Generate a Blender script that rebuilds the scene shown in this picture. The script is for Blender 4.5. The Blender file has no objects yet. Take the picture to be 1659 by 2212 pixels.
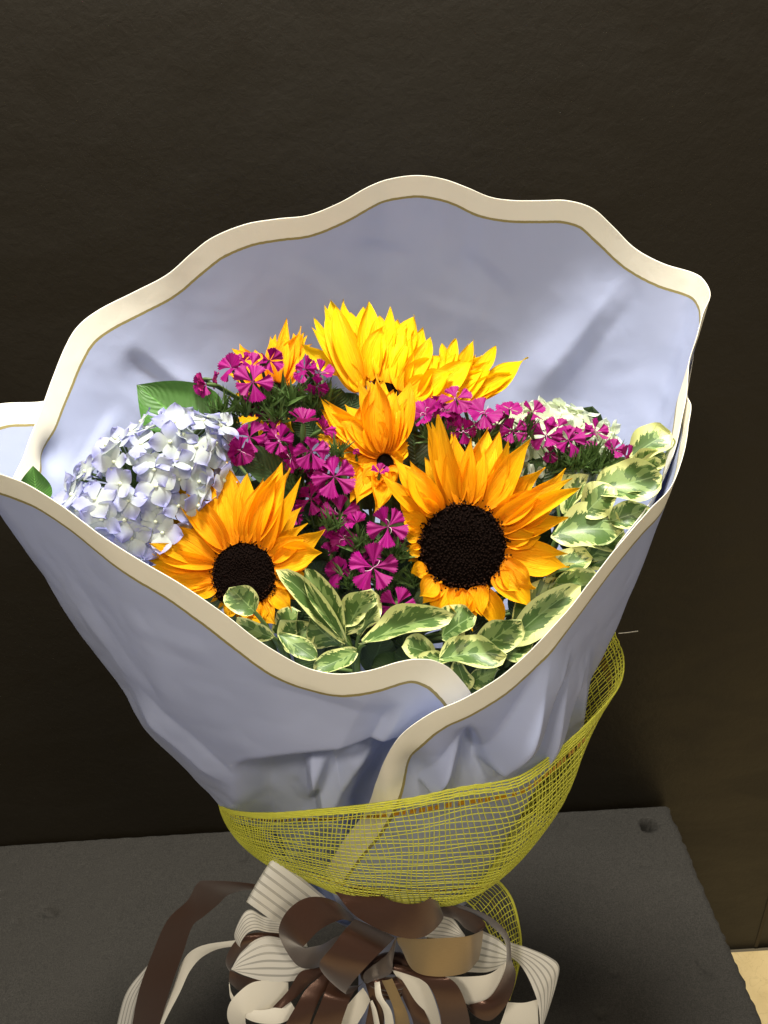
import bpy, math, random
import numpy as np
from mathutils import Matrix, Vector, noise

# ------------------------------------------------------------------ camera
# measures are traced on a 1659 x 2212 print of the photograph, lens 1850 of those units
VW, VH, FL = 1659.0, 2212.0, 1850.0
PITCH, ROLL = math.radians(31.0), math.radians(-3.5)
CAMZ = 1.40
scene = bpy.context.scene
COL = scene.collection
cam_data = bpy.data.cameras.new("camera")
cam_data.sensor_fit = 'VERTICAL'
cam_data.sensor_height = 24.0
cam_data.lens = 24.0 * FL / VH
cam_data.clip_start, cam_data.clip_end = 0.01, 50
cam = bpy.data.objects.new("camera", cam_data)
COL.objects.link(cam)
CAMM = Matrix.Translation((0, 0, CAMZ)) @ Matrix.Rotation(math.pi / 2 - PITCH, 4, 'X') @ Matrix.Rotation(ROLL, 4, 'Z')
cam.matrix_world = CAMM
scene.camera = cam
CR = np.array(CAMM.to_3x3())
CP = np.array([0, 0, CAMZ])

# ------------------------------------------------------------------ world and lamps
world = bpy.data.worlds.new("World")
scene.world = world
world.use_nodes = True
bg = world.node_tree.nodes["Background"]
bg.inputs[0].default_value = (1.0, 0.92, 0.80, 1)
bg.inputs[1].default_value = 0.22


def lamp(name, kind, loc, target, power, color, **kw):
    d = bpy.data.lights.new(name, kind)
    d.energy = power
    d.color = color
    for k, v in kw.items():
        setattr(d, k, v)
    o = bpy.data.objects.new(name, d)
    COL.objects.link(o)
    o.location = loc
    o.rotation_euler = (Vector(target) - Vector(loc)).to_track_quat('-Z', 'Y').to_euler()
    return o


# ceiling downlight over the bouquet and two more behind the photographer
lamp("ceiling_downlight", 'AREA', (0.02, 0.68, 2.70), (0.02, 0.54, 1.0), 72, (1.0, 0.965, 0.88), shape='DISK', size=0.34)
lamp("room_downlight", 'AREA', (-0.55, -0.75, 2.65), (0, 0.5, 1.0), 20, (1.0, 0.88, 0.70), shape='DISK', size=0.30)
lamp("room_downlight", 'AREA', (0.70, -0.85, 2.65), (0, 0.5, 1.0), 11, (1.0, 0.88, 0.70), shape='DISK', size=0.30)

scene.view_settings.view_transform = 'Standard'
scene.view_settings.look = 'None'
scene.view_settings.exposure = 0.10
scene.view_settings.gamma = 1.0
scene.view_settings.use_curve_mapping = False

rng = random.Random(7)


# ------------------------------------------------------------------ helpers
def ray(px, py):
    return CR @ np.array([(px - VW / 2) / FL, -(py - VH / 2) / FL, -1.0])


def P(px, py, ycm):
    d = ray(px, py)
    return CP + d * (ycm * 0.01 / d[1])


def Pz(px, py, z):
    d = ray(px, py)
    return CP + d * ((z - CAMZ) / d[2])


def proj(p):
    q = (np.asarray(p) - CP) @ CR
    return np.stack([VW / 2 - FL * q[..., 0] / q[..., 2], VH / 2 + FL * q[..., 1] / q[..., 2]], -1)


def unit(v):
    v = np.asarray(v, float)
    return v / (np.linalg.norm(v) + 1e-12)


def pxsize(p):
    """metres per traced unit at point p"""
    return -((np.asarray(p) - CP) @ CR)[2] / FL


def spline(pts, n, closed=False):
    """Catmull-Rom through pts, n samples spread by chord length"""
    p = np.asarray(pts, float)
    k = len(p)
    e = np.vstack([2 * p[0] - p[1], p, 2 * p[-1] - p[-2]])
    seg = np.linalg.norm(np.diff(p[:, :3], axis=0), axis=1) ** 0.5 + 1e-6
    cum = np.concatenate([[0], np.cumsum(seg)])
    t = np.linspace(0, cum[-1], n)
    i = np.clip(np.searchsorted(cum, t, side='right') - 1, 0, k - 2)
    f = ((t - cum[i]) / seg[i])[:, None]
    a, b, c, d = e[i], e[i + 1], e[i + 2], e[i + 3]
    return 0.5 * (2 * b + (c - a) * f + (2 * a - 5 * b + 4 * c - d) * f ** 2 + (3 * b - a - 3 * c + d) * f ** 3)


def sstep(a, b, x):
    t = np.clip((np.asarray(x, float) - a) / (b - a), 0, 1)
    return t * t * (3 - 2 * t)


def nz(p, s, seed=0.0):
    return noise.noise(Vector((p[0] * s + seed, p[1] * s - seed * 1.7, p[2] * s + seed * 0.6)))


def grid_faces(nu, nv, closed=False):
    f = []
    for i in range(nu if closed else nu - 1):
        j2 = (i + 1) % nu
        for j in range(nv - 1):
            f.append((i * nv + j, j2 * nv + j, j2 * nv + j + 1, i * nv + j + 1))
    return f


def mesh(name, verts, faces, uv=None, attrs=None, smooth=True):
    me = bpy.data.meshes.new(name)
    me.from_pydata([tuple(map(float, v)) for v in verts], [], [tuple(f) for f in faces])
    if smooth:
        me.polygons.foreach_set("use_smooth", [True] * len(me.polygons))
    if uv is not None:
        l = me.uv_layers.new(name="UVMap")
        idx = np.zeros(len(me.loops), dtype=np.int32)
        me.loops.foreach_get("vertex_index", idx)
        l.data.foreach_set("uv", np.asarray(uv, dtype=np.float32)[idx].ravel())
    for k, a in (attrs or {}).items():
        at = me.attributes.new(k, 'FLOAT', 'POINT')
        at.data.foreach_set("value", np.asarray(a, dtype=np.float32))
    me.update()
    return me


def link(name, me, mat, parent=None, matrix=None, kind=None):
    o = bpy.data.objects.new(name, me)
    COL.objects.link(o)
    if mat is not None and len(me.materials) == 0:
        me.materials.append(mat)
    if matrix is not None:
        o.matrix_basis = matrix
    if parent is not None:
        o.parent = parent
    if kind:
        o["kind"] = kind
    return o


WORLD = {}


def worldloc(o):
    v = np.zeros(3)
    while o is not None:
        v += np.array(o.location)
        o = o.parent
    return v


def mk(name, verts, faces, mat, parent=None, uv=None, attrs=None, smooth=True, kind=None):
    """mesh object from world-space vertices, origin at its own middle (parents are unrotated)"""
    v = np.asarray(verts, float)
    c = v.mean(0)
    o = link(name, mesh(name, v - c, faces, uv, attrs, smooth), mat, None, None, kind)
    o.location = c - (worldloc(parent) if parent is not None else 0)
    if parent is not None:
        o.parent = parent
    return o


def thing(name, label, cat, loc, group=None):
    o = bpy.data.objects.new(name, None)
    COL.objects.link(o)
    o.empty_display_size = 0.02
    o.location = loc
    tag(o, label, cat, group)
    return o


def tag(o, label, cat, group=None):
    o["label"] = label
    o["category"] = cat
    if group:
        o["group"] = group
    return o


def tube(pts, radii, sides=6):
    p = np.asarray(pts, float)
    n = len(p)
    tg = np.gradient(p, axis=0)
    tg /= np.linalg.norm(tg, axis=1)[:, None] + 1e-12
    ref = np.array([0.31, 0.17, 0.93])
    a = np.cross(tg, ref)
    a /= np.linalg.norm(a, axis=1)[:, None] + 1e-12
    b = np.cross(tg, a)
    r = np.broadcast_to(np.asarray(radii, float), (n,))
    vs = []
    for i in range(n):
        for k in range(sides):
            an = 2 * math.pi * k / sides
            vs.append(p[i] + r[i] * (math.cos(an) * a[i] + math.sin(an) * b[i]))
    fs = []
    for i in range(n - 1):
        for k in range(sides):
            k2 = (k + 1) % sides
            fs.append((i * sides + k, i * sides + k2, (i + 1) * sides + k2, (i + 1) * sides + k))
    return np.array(vs), fs


class MB:
    def __init__(self):
        self.v, self.f, self.uv, self.n = [], [], [], 0

    def add(self, v, f, uv=None):
        v = np.asarray(v, float)
        self.f += [tuple(int(i) + self.n for i in q) for q in f]
        self.v.append(v)
        self.uv.append(np.zeros((len(v), 2)) if uv is None else np.asarray(uv, float))
        self.n += len(v)

    def build(self, name, mat, parent=None, kind=None, smooth=True):
        return mk(name, np.vstack(self.v), self.f, mat, parent, np.vstack(self.uv), None, smooth, kind)


def toward(p, right=0.0, up=0.0):
    """unit vector from p to the lens, swung right / up by degrees"""
    c = unit(CP - p)
    return unit(c + math.tan(math.radians(right)) * CR[:, 0] + math.tan(math.radians(up)) * CR[:, 1])


def frame(n, uph=None):
    n = unit(n)
    u = CR[:, 1] if uph is None else np.asarray(uph, float)
    x = unit(np.cross(u, n))
    y = np.cross(n, x)
    return x, y, n


def mat4(x, y, z, loc, s=1.0):
    m = Matrix.Identity(4)
    for i in range(3):
        m[i][0], m[i][1], m[i][2], m[i][3] = float(x[i] * s), float(y[i] * s), float(z[i] * s), float(loc[i])
    return m


# ------------------------------------------------------------------ materials
def lin(r, g, b):
    f = lambda c: (c / 12.92 if c <= 0.04045 else ((c + 0.055) / 1.055) ** 2.4)
    return (f(r / 255), f(g / 255), f(b / 255), 1)


class NT:
    def __init__(self, name):
        self.m = bpy.data.materials.new(name)
        self.m.use_nodes = True
        self.t = self.m.node_tree
        self.b = self.t.nodes["Principled BSDF"]
        self.out = self.t.nodes["Material Output"]

    def n(self, typ, **kw):
        o = self.t.nodes.new(typ)
        for k, v in kw.items():
            if k.startswith('i_'):
                key = k[2:]
                o.inputs[int(key) if key.isdigit() else key].default_value = v
            else:
                setattr(o, k, v)
        return o

    def l(self, a, b):
        self.t.links.new(a, b)

    def val(self, x, sock):
        if hasattr(x, 'is_output') or hasattr(x, 'links'):
            self.l(x, sock)
        else:
            sock.default_value = x

    def mix(self, fac, a, b, blend='MIX'):
        o = self.n('ShaderNodeMix', data_type='RGBA', blend_type=blend)
        self.val(fac, o.inputs[0])
        self.val(a, o.inputs[6])
        self.val(b, o.inputs[7])
        return o.outputs[2]

    def math(self, op, a, b=0.0, clamp=False):
        o = self.n('ShaderNodeMath', operation=op, use_clamp=clamp)
        self.val(a, o.inputs[0])
        self.val(b, o.inputs[1])
        return o.outputs[0]

    def ramp(self, fac, stops, interp='LINEAR'):
        o = self.n('ShaderNodeValToRGB')
        o.color_ramp.interpolation = interp
        e = o.color_ramp.elements
        e[0].position, e[0].color = stops[0]
        e[1].position, e[1].color = stops[-1]
        for p, c in stops[1:-1]:
            q = e.new(p)
            q.color = c
        self.l(fac, o.inputs[0])
        return o.outputs[0]

    def noise(self, scale, detail=3, vec=None, rough=0.5, dist=0.0):
        o = self.n('ShaderNodeTexNoise')
        o.inputs['Scale'].default_value = scale
        o.inputs['Detail'].default_value = detail
        o.inputs['Roughness'].default_value = rough
        o.inputs['Distortion'].default_value = dist
        if vec is not None:
            self.l(vec, o.inputs['Vector'])
        return o.outputs[0]

    def bump(self, h, strength=0.3, dist=0.002):
        o = self.n('ShaderNodeBump')
        o.inputs['Strength'].default_value = strength
        o.inputs['Distance'].default_value = dist
        self.l(h, o.inputs['Height'])
        self.l(o.outputs[0], self.b.inputs['Normal'])
        return o

    def uv(self):
        s = self.n('ShaderNodeSeparateXYZ')
        self.l(self.n('ShaderNodeUVMap').outputs[0], s.inputs[0])
        return s.outputs[0], s.outputs[1]

    def obj(self):
        return self.n('ShaderNodeTexCoord').outputs['Object']

    def rnd(self):
        return self.n('ShaderNodeObjectInfo').outputs['Random']

    def scalev(self, v, s):
        o = self.n('ShaderNodeVectorMath', operation='MULTIPLY')
        self.l(v, o.inputs[0])
        o.inputs[1].default_value = s
        return o.outputs[0]

    def fin(self, color, rough=0.5, spec=0.5, transl=0.0, tcol=None, **kw):
        self.val(color, self.b.inputs['Base Color'])
        self.val(rough, self.b.inputs['Roughness'])
        self.b.inputs['Specular IOR Level'].default_value = spec
        for k, v in kw.items():
            self.b.inputs[k.replace('_', ' ')].default_value = v
        if transl:
            t = self.n('ShaderNodeBsdfTranslucent')
            self.val(color if tcol is None else tcol, t.inputs[0])
            mx = self.n('ShaderNodeMixShader')
            mx.inputs[0].default_value = transl
            self.l(self.b.outputs[0], mx.inputs[1])
            self.l(t.outputs[0], mx.inputs[2])
            self.l(mx.outputs[0], self.out.inputs[0])
        return self.m


def m_paper():
    k = NT("wrapping_paper")
    a = k.n('ShaderNodeAttribute', attribute_name='rim').outputs['Fac']
    o = k.obj()
    n1 = k.noise(9, 4, o)
    lav = k.mix(n1, lin(170, 180, 213), lin(186, 195, 225))
    wob = k.math('MULTIPLY', k.math('SUBTRACT', k.noise(300, 2, o), 0.5), 0.0006)
    d = k.math('ADD', a, wob)
    inb = k.math('LESS_THAN', d, 0.0154)
    ing = k.math('LESS_THAN', d, 0.0173)
    c = k.mix(ing, lav, lin(158, 146, 96))
    c = k.mix(inb, c, lin(244, 240, 226))
    r1 = k.math('ABSOLUTE', k.math('SUBTRACT', k.noise(16, 2, o, 0.5, 0.4), 0.5))
    r2 = k.math('ABSOLUTE', k.math('SUBTRACT', k.noise(38, 2, o, 0.5, 0.6), 0.5))
    hh = k.math('ADD', k.math('MULTIPLY', r1, 14.0), k.math('MULTIPLY', r2, 5.0))
    k.bump(k.math('ADD', hh, k.math('MULTIPLY', k.noise(700, 2, o), 0.5)), 0.055, 0.0012)
    return k.fin(c, 0.5, 0.3, 0.2)


def m_plain(name, col, rough=0.5, spec=0.5, transl=0.0, var=0.25, nscale=60, **kw):
    k = NT(name)
    n = k.noise(nscale, 3, k.obj())
    dark = tuple(x * (1 - var) for x in col[:3]) + (1,)
    c = k.mix(n, dark, col)
    return k.fin(c, rough, spec, transl, **kw)


def m_sunpetal(name, base, mid, tip):
    k = NT(name)
    u, v = k.uv()
    c = k.ramp(v, [(0.0, base), (0.3, mid), (1.0, tip)])
    cv = k.n('ShaderNodeCombineXYZ')
    k.l(k.math('MULTIPLY', u, 9.0), cv.inputs[0])
    k.l(k.math('MULTIPLY', v, 0.8), cv.inputs[1])
    k.l(k.math('MULTIPLY', k.rnd(), 20.0), cv.inputs[2])
    st = k.noise(2.2, 3, cv.outputs[0])
    c = k.mix(k.math('MULTIPLY', k.math('SUBTRACT', st, 0.40, True), 1.0), c, base)
    h = k.n('ShaderNodeHueSaturation')
    h.inputs['Hue'].default_value = 0.5
    k.l(k.math('ADD', 0.88, k.math('MULTIPLY', k.rnd(), 0.2)), h.inputs['Value'])
    k.l(c, h.inputs['Color'])
    k.bump(st, 0.8, 0.0014)
    return k.fin(h.outputs[0], 0.55, 0.16, 0.34)


def m_varleaf():
    """pittosporum: cream margin with a ragged edge, green and grey-green heart"""
    k = NT("variegated_leaf")
    u, v = k.uv()
    cv = k.n('ShaderNodeCombineXYZ')
    k.l(k.math('MULTIPLY', u, 0.8), cv.inputs[0])
    k.l(k.math('SUBTRACT', k.math('MULTIPLY', v, 3.4), k.math('MULTIPLY', k.math('ABSOLUTE', u), 1.1)), cv.inputs[1])
    k.l(k.math('MULTIPLY', k.rnd(), 37.0), cv.inputs[2])
    n = k.noise(2.6, 5, cv.outputs[0], 0.72)
    n2 = k.noise(1.3, 3, cv.outputs[0])
    au = k.math('ABSOLUTE', u)
    edge = k.math('MAXIMUM', au, k.math('MULTIPLY', k.math('ABSOLUTE', k.math('SUBTRACT', v, 0.46)), 1.72))
    e = k.math('ADD', edge, k.math('MULTIPLY', k.math('SUBTRACT', n, 0.5), 1.25))
    e = k.math('ADD', e, k.math('MULTIPLY', k.math('SUBTRACT', k.rnd(), 0.5), 0.3))
    fac = k.math('MULTIPLY', k.math('SUBTRACT', e, 0.72), 26.0, True)
    green = k.mix(k.math('GREATER_THAN', n2, 0.52), lin(70, 96, 46), lin(116, 138, 80))
    vein = k.math('LESS_THAN', au, 0.035)
    green = k.mix(k.math('MULTIPLY', vein, 0.5), green, lin(140, 165, 110))
    cream = k.mix(n, lin(184, 194, 116), lin(214, 216, 152))
    c = k.mix(fac, green, cream)
    geo = k.n('ShaderNodeNewGeometry')
    c = k.mix(k.math('MULTIPLY', geo.outputs['Backfacing'], 0.45), c, lin(176, 190, 130))
    k.bump(k.math('ADD', n, k.math('MULTIPLY', vein, -1.0)), 0.25, 0.0008)
    return k.fin(c, 0.38, 0.32, 0.14)


def m_leaf(name, a, b, rough=0.42):
    k = NT(name)
    u, v = k.uv()
    au = k.math('ABSOLUTE', u)
    w = k.n('ShaderNodeTexWave', wave_type='BANDS', bands_direction='Y')
    cv = k.n('ShaderNodeCombineXYZ')
    k.l(k.math('SUBTRACT', v, k.math('MULTIPLY', au, 0.35)), cv.inputs[1])
    k.l(cv.outputs[0], w.inputs[0])
    w.inputs['Scale'].default_value = 4.0
    w.inputs['Distortion'].default_value = 0.6
    vein = k.math('LESS_THAN', au, 0.04)
    c = k.mix(k.noise(30, 3, k.obj()), a, b)
    c = k.mix(k.math('MULTIPLY', vein, 0.5), c, tuple(min(1, x * 1.8) for x in b[:3]) + (1,))
    k.bump(k.math('ADD', w.outputs['Fac'], k.math('MULTIPLY', vein, -1.2)), 0.3, 0.001)
    return k.fin(c, rough, 0.5, 0.18)


def m_hydr(name, heart, tip_a, tip_b):
    k = NT(name)
    u, v = k.uv()
    tip = k.mix(k.rnd(), tip_a, tip_b)
    f = k.math('ADD', v, k.math('MULTIPLY', k.math('SUBTRACT', k.rnd(), 0.5), 0.7))
    c = k.mix(k.math('MULTIPLY', k.math('SUBTRACT', f, 0.25), 1.5, True), heart, tip)
    cv = k.n('ShaderNodeCombineXYZ')
    k.l(k.math('MULTIPLY', u, 8.0), cv.inputs[0])
    k.l(k.math('MULTIPLY', v, 1.2), cv.inputs[1])
    st = k.noise(2.5, 2, cv.outputs[0])
    k.bump(st, 0.25, 0.0006)
    return k.fin(c, 0.55, 0.2, 0.42)


def m_dianthus():
    k = NT("magenta_petal")
    u, v = k.uv()
    cv = k.n('ShaderNodeCombineXYZ')
    k.l(k.math('MULTIPLY', u, 10.0), cv.inputs[0])
    k.l(k.math('MULTIPLY', v, 0.9), cv.inputs[1])
    k.l(k.math('MULTIPLY', k.rnd(), 11.0), cv.inputs[2])
    st = k.noise(2.0, 2, cv.outputs[0])
    c = k.mix(st, lin(120, 0, 90), lin(166, 0, 126))
    c = k.mix(k.math('MULTIPLY', k.math('SUBTRACT', 0.10, v, True), 5.0, True), c, lin(226, 130, 190))
    c = k.mix(k.math('MULTIPLY', k.rnd(), 0.5), c, lin(112, 0, 72))
    geo = k.n('ShaderNodeNewGeometry')
    c = k.mix(k.math('MULTIPLY', geo.outputs['Backfacing'], 0.4), c, lin(196, 60, 116))
    k.bump(st, 0.35, 0.0006)
    return k.fin(c, 0.55, 0.25, 0.22)


def m_satin(name, a, b, rough=0.34, stripes=False, spec=0.6, metal=0.0):
    k = NT(name)
    u, v = k.uv()
    cv = k.n('ShaderNodeCombineXYZ')
    k.l(k.math('MULTIPLY', u, 60.0), cv.inputs[0])
    k.l(k.math('MULTIPLY', v, 1.0), cv.inputs[1])
    st = k.noise(3.0, 2, cv.outputs[0])
    c = k.mix(st, a, b)
    k.bump(st, 0.12, 0.0004)
    k.b.inputs['Sheen Weight'].default_value = 0.25
    m = k.fin(c, rough, spec, 0.0, Metallic=metal)
    if stripes:
        # sheer stripes woven between the satin ones
        fr = k.math('FRACT', k.math('MULTIPLY', u, 6.0))
        sheer = k.math('LESS_THAN', fr, 0.3)
        tr = k.n('ShaderNodeBsdfTransparent')
        tl = k.n('ShaderNodeBsdfTranslucent')
        k.val(c, tl.inputs[0])
        m1 = k.n('ShaderNodeMixShader')
        m1.inputs[0].default_value = 0.18
        k.l(k.b.outputs[0], m1.inputs[1])
        k.l(tl.outputs[0], m1.inputs[2])
        m2 = k.n('ShaderNodeMixShader')
        k.l(k.math('MULTIPLY', sheer, 0.45), m2.inputs[0])
        k.l(m1.outputs[0], m2.inputs[1])
        k.l(tr.outputs[0], m2.inputs[2])
        k.l(m2.outputs[0], k.out.inputs[0])
    return m


def m_wall():
    k = NT("brown_painted_wall")
    o = k.obj()
    n = k.noise(3, 4, o)
    c = k.mix(n, (0.0115, 0.0085, 0.0040, 1), (0.0150, 0.0112, 0.0054, 1))
    h = k.math('ADD', k.noise(110, 4, o, 0.6, 0.4), k.math('MULTIPLY', k.noise(28, 3, o), 0.8))
    k.bump(h, 0.16, 0.0022)
    sm = k.noise(5, 5, k.scalev(o, (1.0, 1.0, 2.6)), 0.6, 1.5)
    return k.fin(c, k.math('ADD', 0.30, k.math('MULTIPLY', sm, 0.4)), 0.36)


def m_foam():
    k = NT("charcoal_foam")
    o = k.obj()
    n = k.noise(700, 3, o, 0.7)
    n2 = k.noise(12, 4, o)
    c = k.mix(k.math('MULTIPLY', k.math('SUBTRACT', n, 0.34), 3.0, True), (0.012, 0.011, 0.0095, 1), (0.040, 0.037, 0.031, 1))
    c = k.mix(k.math('MULTIPLY', n2, 0.35), c, (0.034, 0.030, 0.026, 1))
    k.bump(k.math('ADD', n, k.math('MULTIPLY', k.noise(240, 3, o), 0.8)), 0.5, 0.0016)
    return k.fin(c, 0.82, 0.25)


def m_tile():
    k = NT("beige_stone_tile")
    o = k.obj()
    n = k.noise(14, 6, o, 0.6, 0.6)
    c = k.mix(n, lin(170, 146, 98), lin(214, 192, 142))
    cr = k.ramp(k.noise(22, 5, o, 0.5, 2.0), [(0.0, (0, 0, 0, 1)), (0.485, (0, 0, 0, 1)), (0.5, (1, 1, 1, 1)), (0.515, (0, 0, 0, 1)), (1.0, (0, 0, 0, 1))])
    c = k.mix(k.math('MULTIPLY', cr, 0.25), c, lin(120, 96, 60))
    k.bump(n, 0.15, 0.002)
    return k.fin(c, 0.38, 0.5)


M = dict(
    paper=m_paper(), wall=m_wall(), foam=m_foam(), tile=m_tile(),
    grout=m_plain("grey_grout", lin(96, 88, 72), 0.9, 0.2),
    joint=m_plain("joint_filler", lin(70, 62, 46), 0.8, 0.2),
    sun=m_sunpetal("sunflower_petal", lin(230, 132, 2), lin(252, 174, 6), lin(255, 194, 14)),
    sunb=m_sunpetal("yellow_sunflower_petal", lin(240, 158, 0), lin(253, 200, 0), lin(255, 216, 6)),
    disc=m_plain("sunflower_disc", (0.004, 0.002, 0.0015, 1), 0.9, 0.03, 0, 0.5, 300),
    floret=m_plain("sunflower_disc_floret", (0.0065, 0.003, 0.002, 1), 0.85, 0.04, 0, 0.6, 400),
    pollen=m_plain("disc_rim_floret", (0.030, 0.011, 0.005, 1), 0.8, 0.06, 0, 0.6, 400),
    varleaf=m_varleaf(),
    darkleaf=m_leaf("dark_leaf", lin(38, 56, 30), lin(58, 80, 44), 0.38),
    hydleaf=m_leaf("hydrangea_leaf", lin(58, 100, 38), lin(76, 124, 48), 0.5),
    sepal=m_leaf("sepal_green", lin(72, 92, 50), lin(106, 126, 76), 0.55),
    stem=m_plain("stem_green", lin(92, 116, 58), 0.5, 0.4),
    bract=m_plain("bract_green", lin(84, 112, 56), 0.5, 0.4, 0.15, 0.45, 200),
    hydb=m_hydr("blue_hydrangea_petal", lin(202, 210, 204), lin(140, 136, 202), lin(172, 176, 220)),
    hydw=m_hydr("white_hydrangea_petal", lin(206, 216, 180), lin(206, 216, 214), lin(216, 222, 200)),
    bead=m_plain("floret_bead", lin(210, 218, 190), 0.4, 0.4),
    mag=m_dianthus(),
    stamen=m_plain("pale_stamen", lin(246, 208, 228), 0.5, 0.3),
    thread=m_plain("yellow_net_thread", lin(255, 255, 118), 0.38, 0.6, 0.5, 0.05, 200),
    tinsel=m_plain("gold_tinsel", lin(196, 150, 40), 0.25, 0.5, 0, 0.5, 500, Metallic=0.85),
    brown=m_satin("brown_satin", lin(66, 40, 27), lin(92, 58, 41), 0.27, False, 0.8, 0.5),
    gold=m_satin("champagne_satin", lin(156, 132, 92), lin(178, 154, 112), 0.36, False, 0.6, 0.5),
    white=m_satin("striped_white_ribbon", lin(248, 246, 238), lin(252, 250, 244), 0.28, True),
    cream=m_satin("cream_ribbon", lin(242, 237, 222), lin(249, 246, 236), 0.32),
)

# ------------------------------------------------------------------ setting: wall, floor, foam block
WALLY = 82.0
pw = P(1620, 2046, WALLY)
FLOORZ = float(pw[2])
pc = P(1445, 1738, WALLY - 0.5)
FOAMZ = float(pc[2])


def box(name, lo, hi, mat, parent=None, bevel=0.0, kind=None):
    lo, hi = np.array(lo, float), np.array(hi, float)
    v = [(x, y, z) for x in (lo[0], hi[0]) for y in (lo[1], hi[1]) for z in (lo[2], hi[2])]
    f = [(0, 1, 3, 2), (4, 6, 7, 5), (0, 4, 5, 1), (2, 3, 7, 6), (0, 2, 6, 4), (1, 5, 7, 3)]
    o = mk(name, v, f, mat, parent, None, None, False, kind)
    if bevel:
        b = o.modifiers.new("bevel", 'BEVEL')
        b.width, b.segments = bevel, 2
    return o


wy = WALLY * 0.01
# wall in two sheets with the narrow upright joint the photograph shows at the lower right
jx = float(P(1637, 2030, WALLY)[0])
box("wall", (-3.0, wy, FLOORZ - 0.05), (jx - 0.003, wy + 0.1, FLOORZ + 3.0), M['wall'], kind="structure")
w2 = box("wall", (jx + 0.003, wy + 0.0015, FLOORZ - 0.05), (3.0, wy + 0.1, FLOORZ + 3.0), M['wall'], kind="structure")
box("joint", (jx - 0.0028, wy - 0.001, FLOORZ), (jx + 0.0028, wy + 0.05, FLOORZ + 2.9), M['joint'], w2)

floor = box("floor", (-2.5, -1.5, FLOORZ - 0.06), (2.5, wy, FLOORZ - 0.004), M['grout'], kind="structure")
for ix in range(-2, 4):
    for iy in range(0, 4):
        x0 = 0.28 + ix * 0.40
        y1 = wy - 0.006 - iy * 0.40
        box("tile", (x0 + 0.002, y1 - 0.396, FLOORZ - 0.012), (x0 + 0.398, y1, FLOORZ + rng.uniform(-0.0006, 0.0006)), M['tile'], floor, 0.0015)


def foam_block():
    """upright dark foam block; its top is a fine sheet with pits, gouges and one pin hole"""
    br, fr = Pz(1445, 1740, FOAMZ), Pz(1652, 2212, FOAMZ)
    bl = Pz(0, 1824, FOAMZ)
    ey = unit(fr - br)
    front = br + ey * 0.75
    left = bl + unit(bl - br) * 0.12
    nx, ny = 230, 190
    pits = []
    for (px, py, rx, ry, dep, an) in [
            (1400, 1782, 15, 11, 0.040, 0.3), (1422, 1778, 16, 3, 0.004, -0.1), (1216, 1778, 4, 14, 0.006, -0.3), (1395, 1868, 14, 3, 0.004, -0.2),
            (1520, 2085, 5, 18, 0.007, 0.4), (1330, 2100, 9, 6, 0.005, 0.5), (1300, 2190, 8, 6, 0.005, 0.2), (1542, 2010, 4, 18, 0.004, -0.5),
            (105, 1968, 20, 7, 0.008, -0.3), (35, 1990, 5, 9, 0.004, 0), (255, 1975, 3, 10, 0.003, 0.4), (525, 1850, 8, 9, 0.006, 0.1),
            (240, 1800, 8, 3, 0.004, 0), (5, 1925, 9, 3, 0.003, -0.5), (1340, 1830, 4, 4, 0.003, 0), (1480, 1960, 3, 6, 0.003, 0.3)]:
        c = Pz(px, py, FOAMZ)
        s = pxsize(c)
        pits.append((c, rx * s * 1.1, ry * s * 1.5, dep, an))
    gx = np.linspace(0, 1, nx)
    gy = np.linspace(0, 1, ny) ** 1.25
    V = np.zeros((nx, ny, 3))
    for i, a in enumerate(gx):
        for j, b in enumerate(gy):
            q = left * (1 - a) + br * a + ey * 0.75 * b
            V[i, j] = q
    bendx = np.linspace(-1, 1, nx)
    # the far edge sags a little towards the left end
    V[:, :, 2] -= (0.005 * np.clip((0.42 - gx) / 0.42, 0, 1) ** 2)[:, None]
    for (c, rx, ry, dep, an) in pits:
        d = V - c
        u = d[..., 0] * math.cos(an) + d[..., 1] * math.sin(an)
        w = -d[..., 0] * math.sin(an) + d[..., 1] * math.cos(an)
        r = np.sqrt((u / rx) ** 2 + (w / ry) ** 2)
        V[..., 2] -= dep * (1 - sstep(0.55, 1.15, r))
    for i in range(nx):
        for j in range(ny):
            V[i, j, 2] += 0.0009 * nz(V[i, j], 60) + 0.0006 * nz(V[i, j], 190, 3)
            if j == 0:
                V[i, j, 1] += 0.0022 * nz(V[i, j], 110, 9) - 0.001
                V[i, j, 2] -= 0.0035
            if i == nx - 1:
                V[i, j, 0] += 0.0028 * nz(V[i, j], 120, 5) - 0.001
                V[i, j, 2] -= 0.0035
    t = thing("foam_block", "dark charcoal grey foam block with pits standing against the brown wall", "foam block", ((left + front) / 2 * np.array([1, 1, 0]) + np.array([0, 0, FLOORZ])))
    mk("top_face", V.reshape(-1, 3), [f[::-1] for f in grid_faces(nx, ny)], M['foam'], t)
    ring = [V[i, 0] for i in range(nx)] + [V[nx - 1, j] for j in range(1, ny)] + [V[i, ny - 1] for i in range(nx - 2, -1, -1)] + [V[0, j] for j in range(ny - 2, 0, -1)]
    ring = np.array(ring)
    low = ring.copy()
    low[:, 2] = FLOORZ + 0.002
    k = len(ring)
    mk("side_face", np.vstack([ring, low]), [(i, k + i, k + (i + 1) % k, (i + 1) % k) for i in range(k)], M['foam'], t)


foam_block()

# ------------------------------------------------------------------ wrapping paper
NECK = P(835, 1905, 44.0)
NRX, NRY = 0.068, 0.038


def ring_pt(phi, s=1.0, dz=0.0):
    a = math.radians(phi)
    return NECK + np.array([NRX * s * math.cos(a), NRY * s * math.sin(a), dz])


wrap = thing("wrapping_paper", "lavender wrapping paper with cream and gold border around the flowers", "wrapping paper", NECK)


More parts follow.
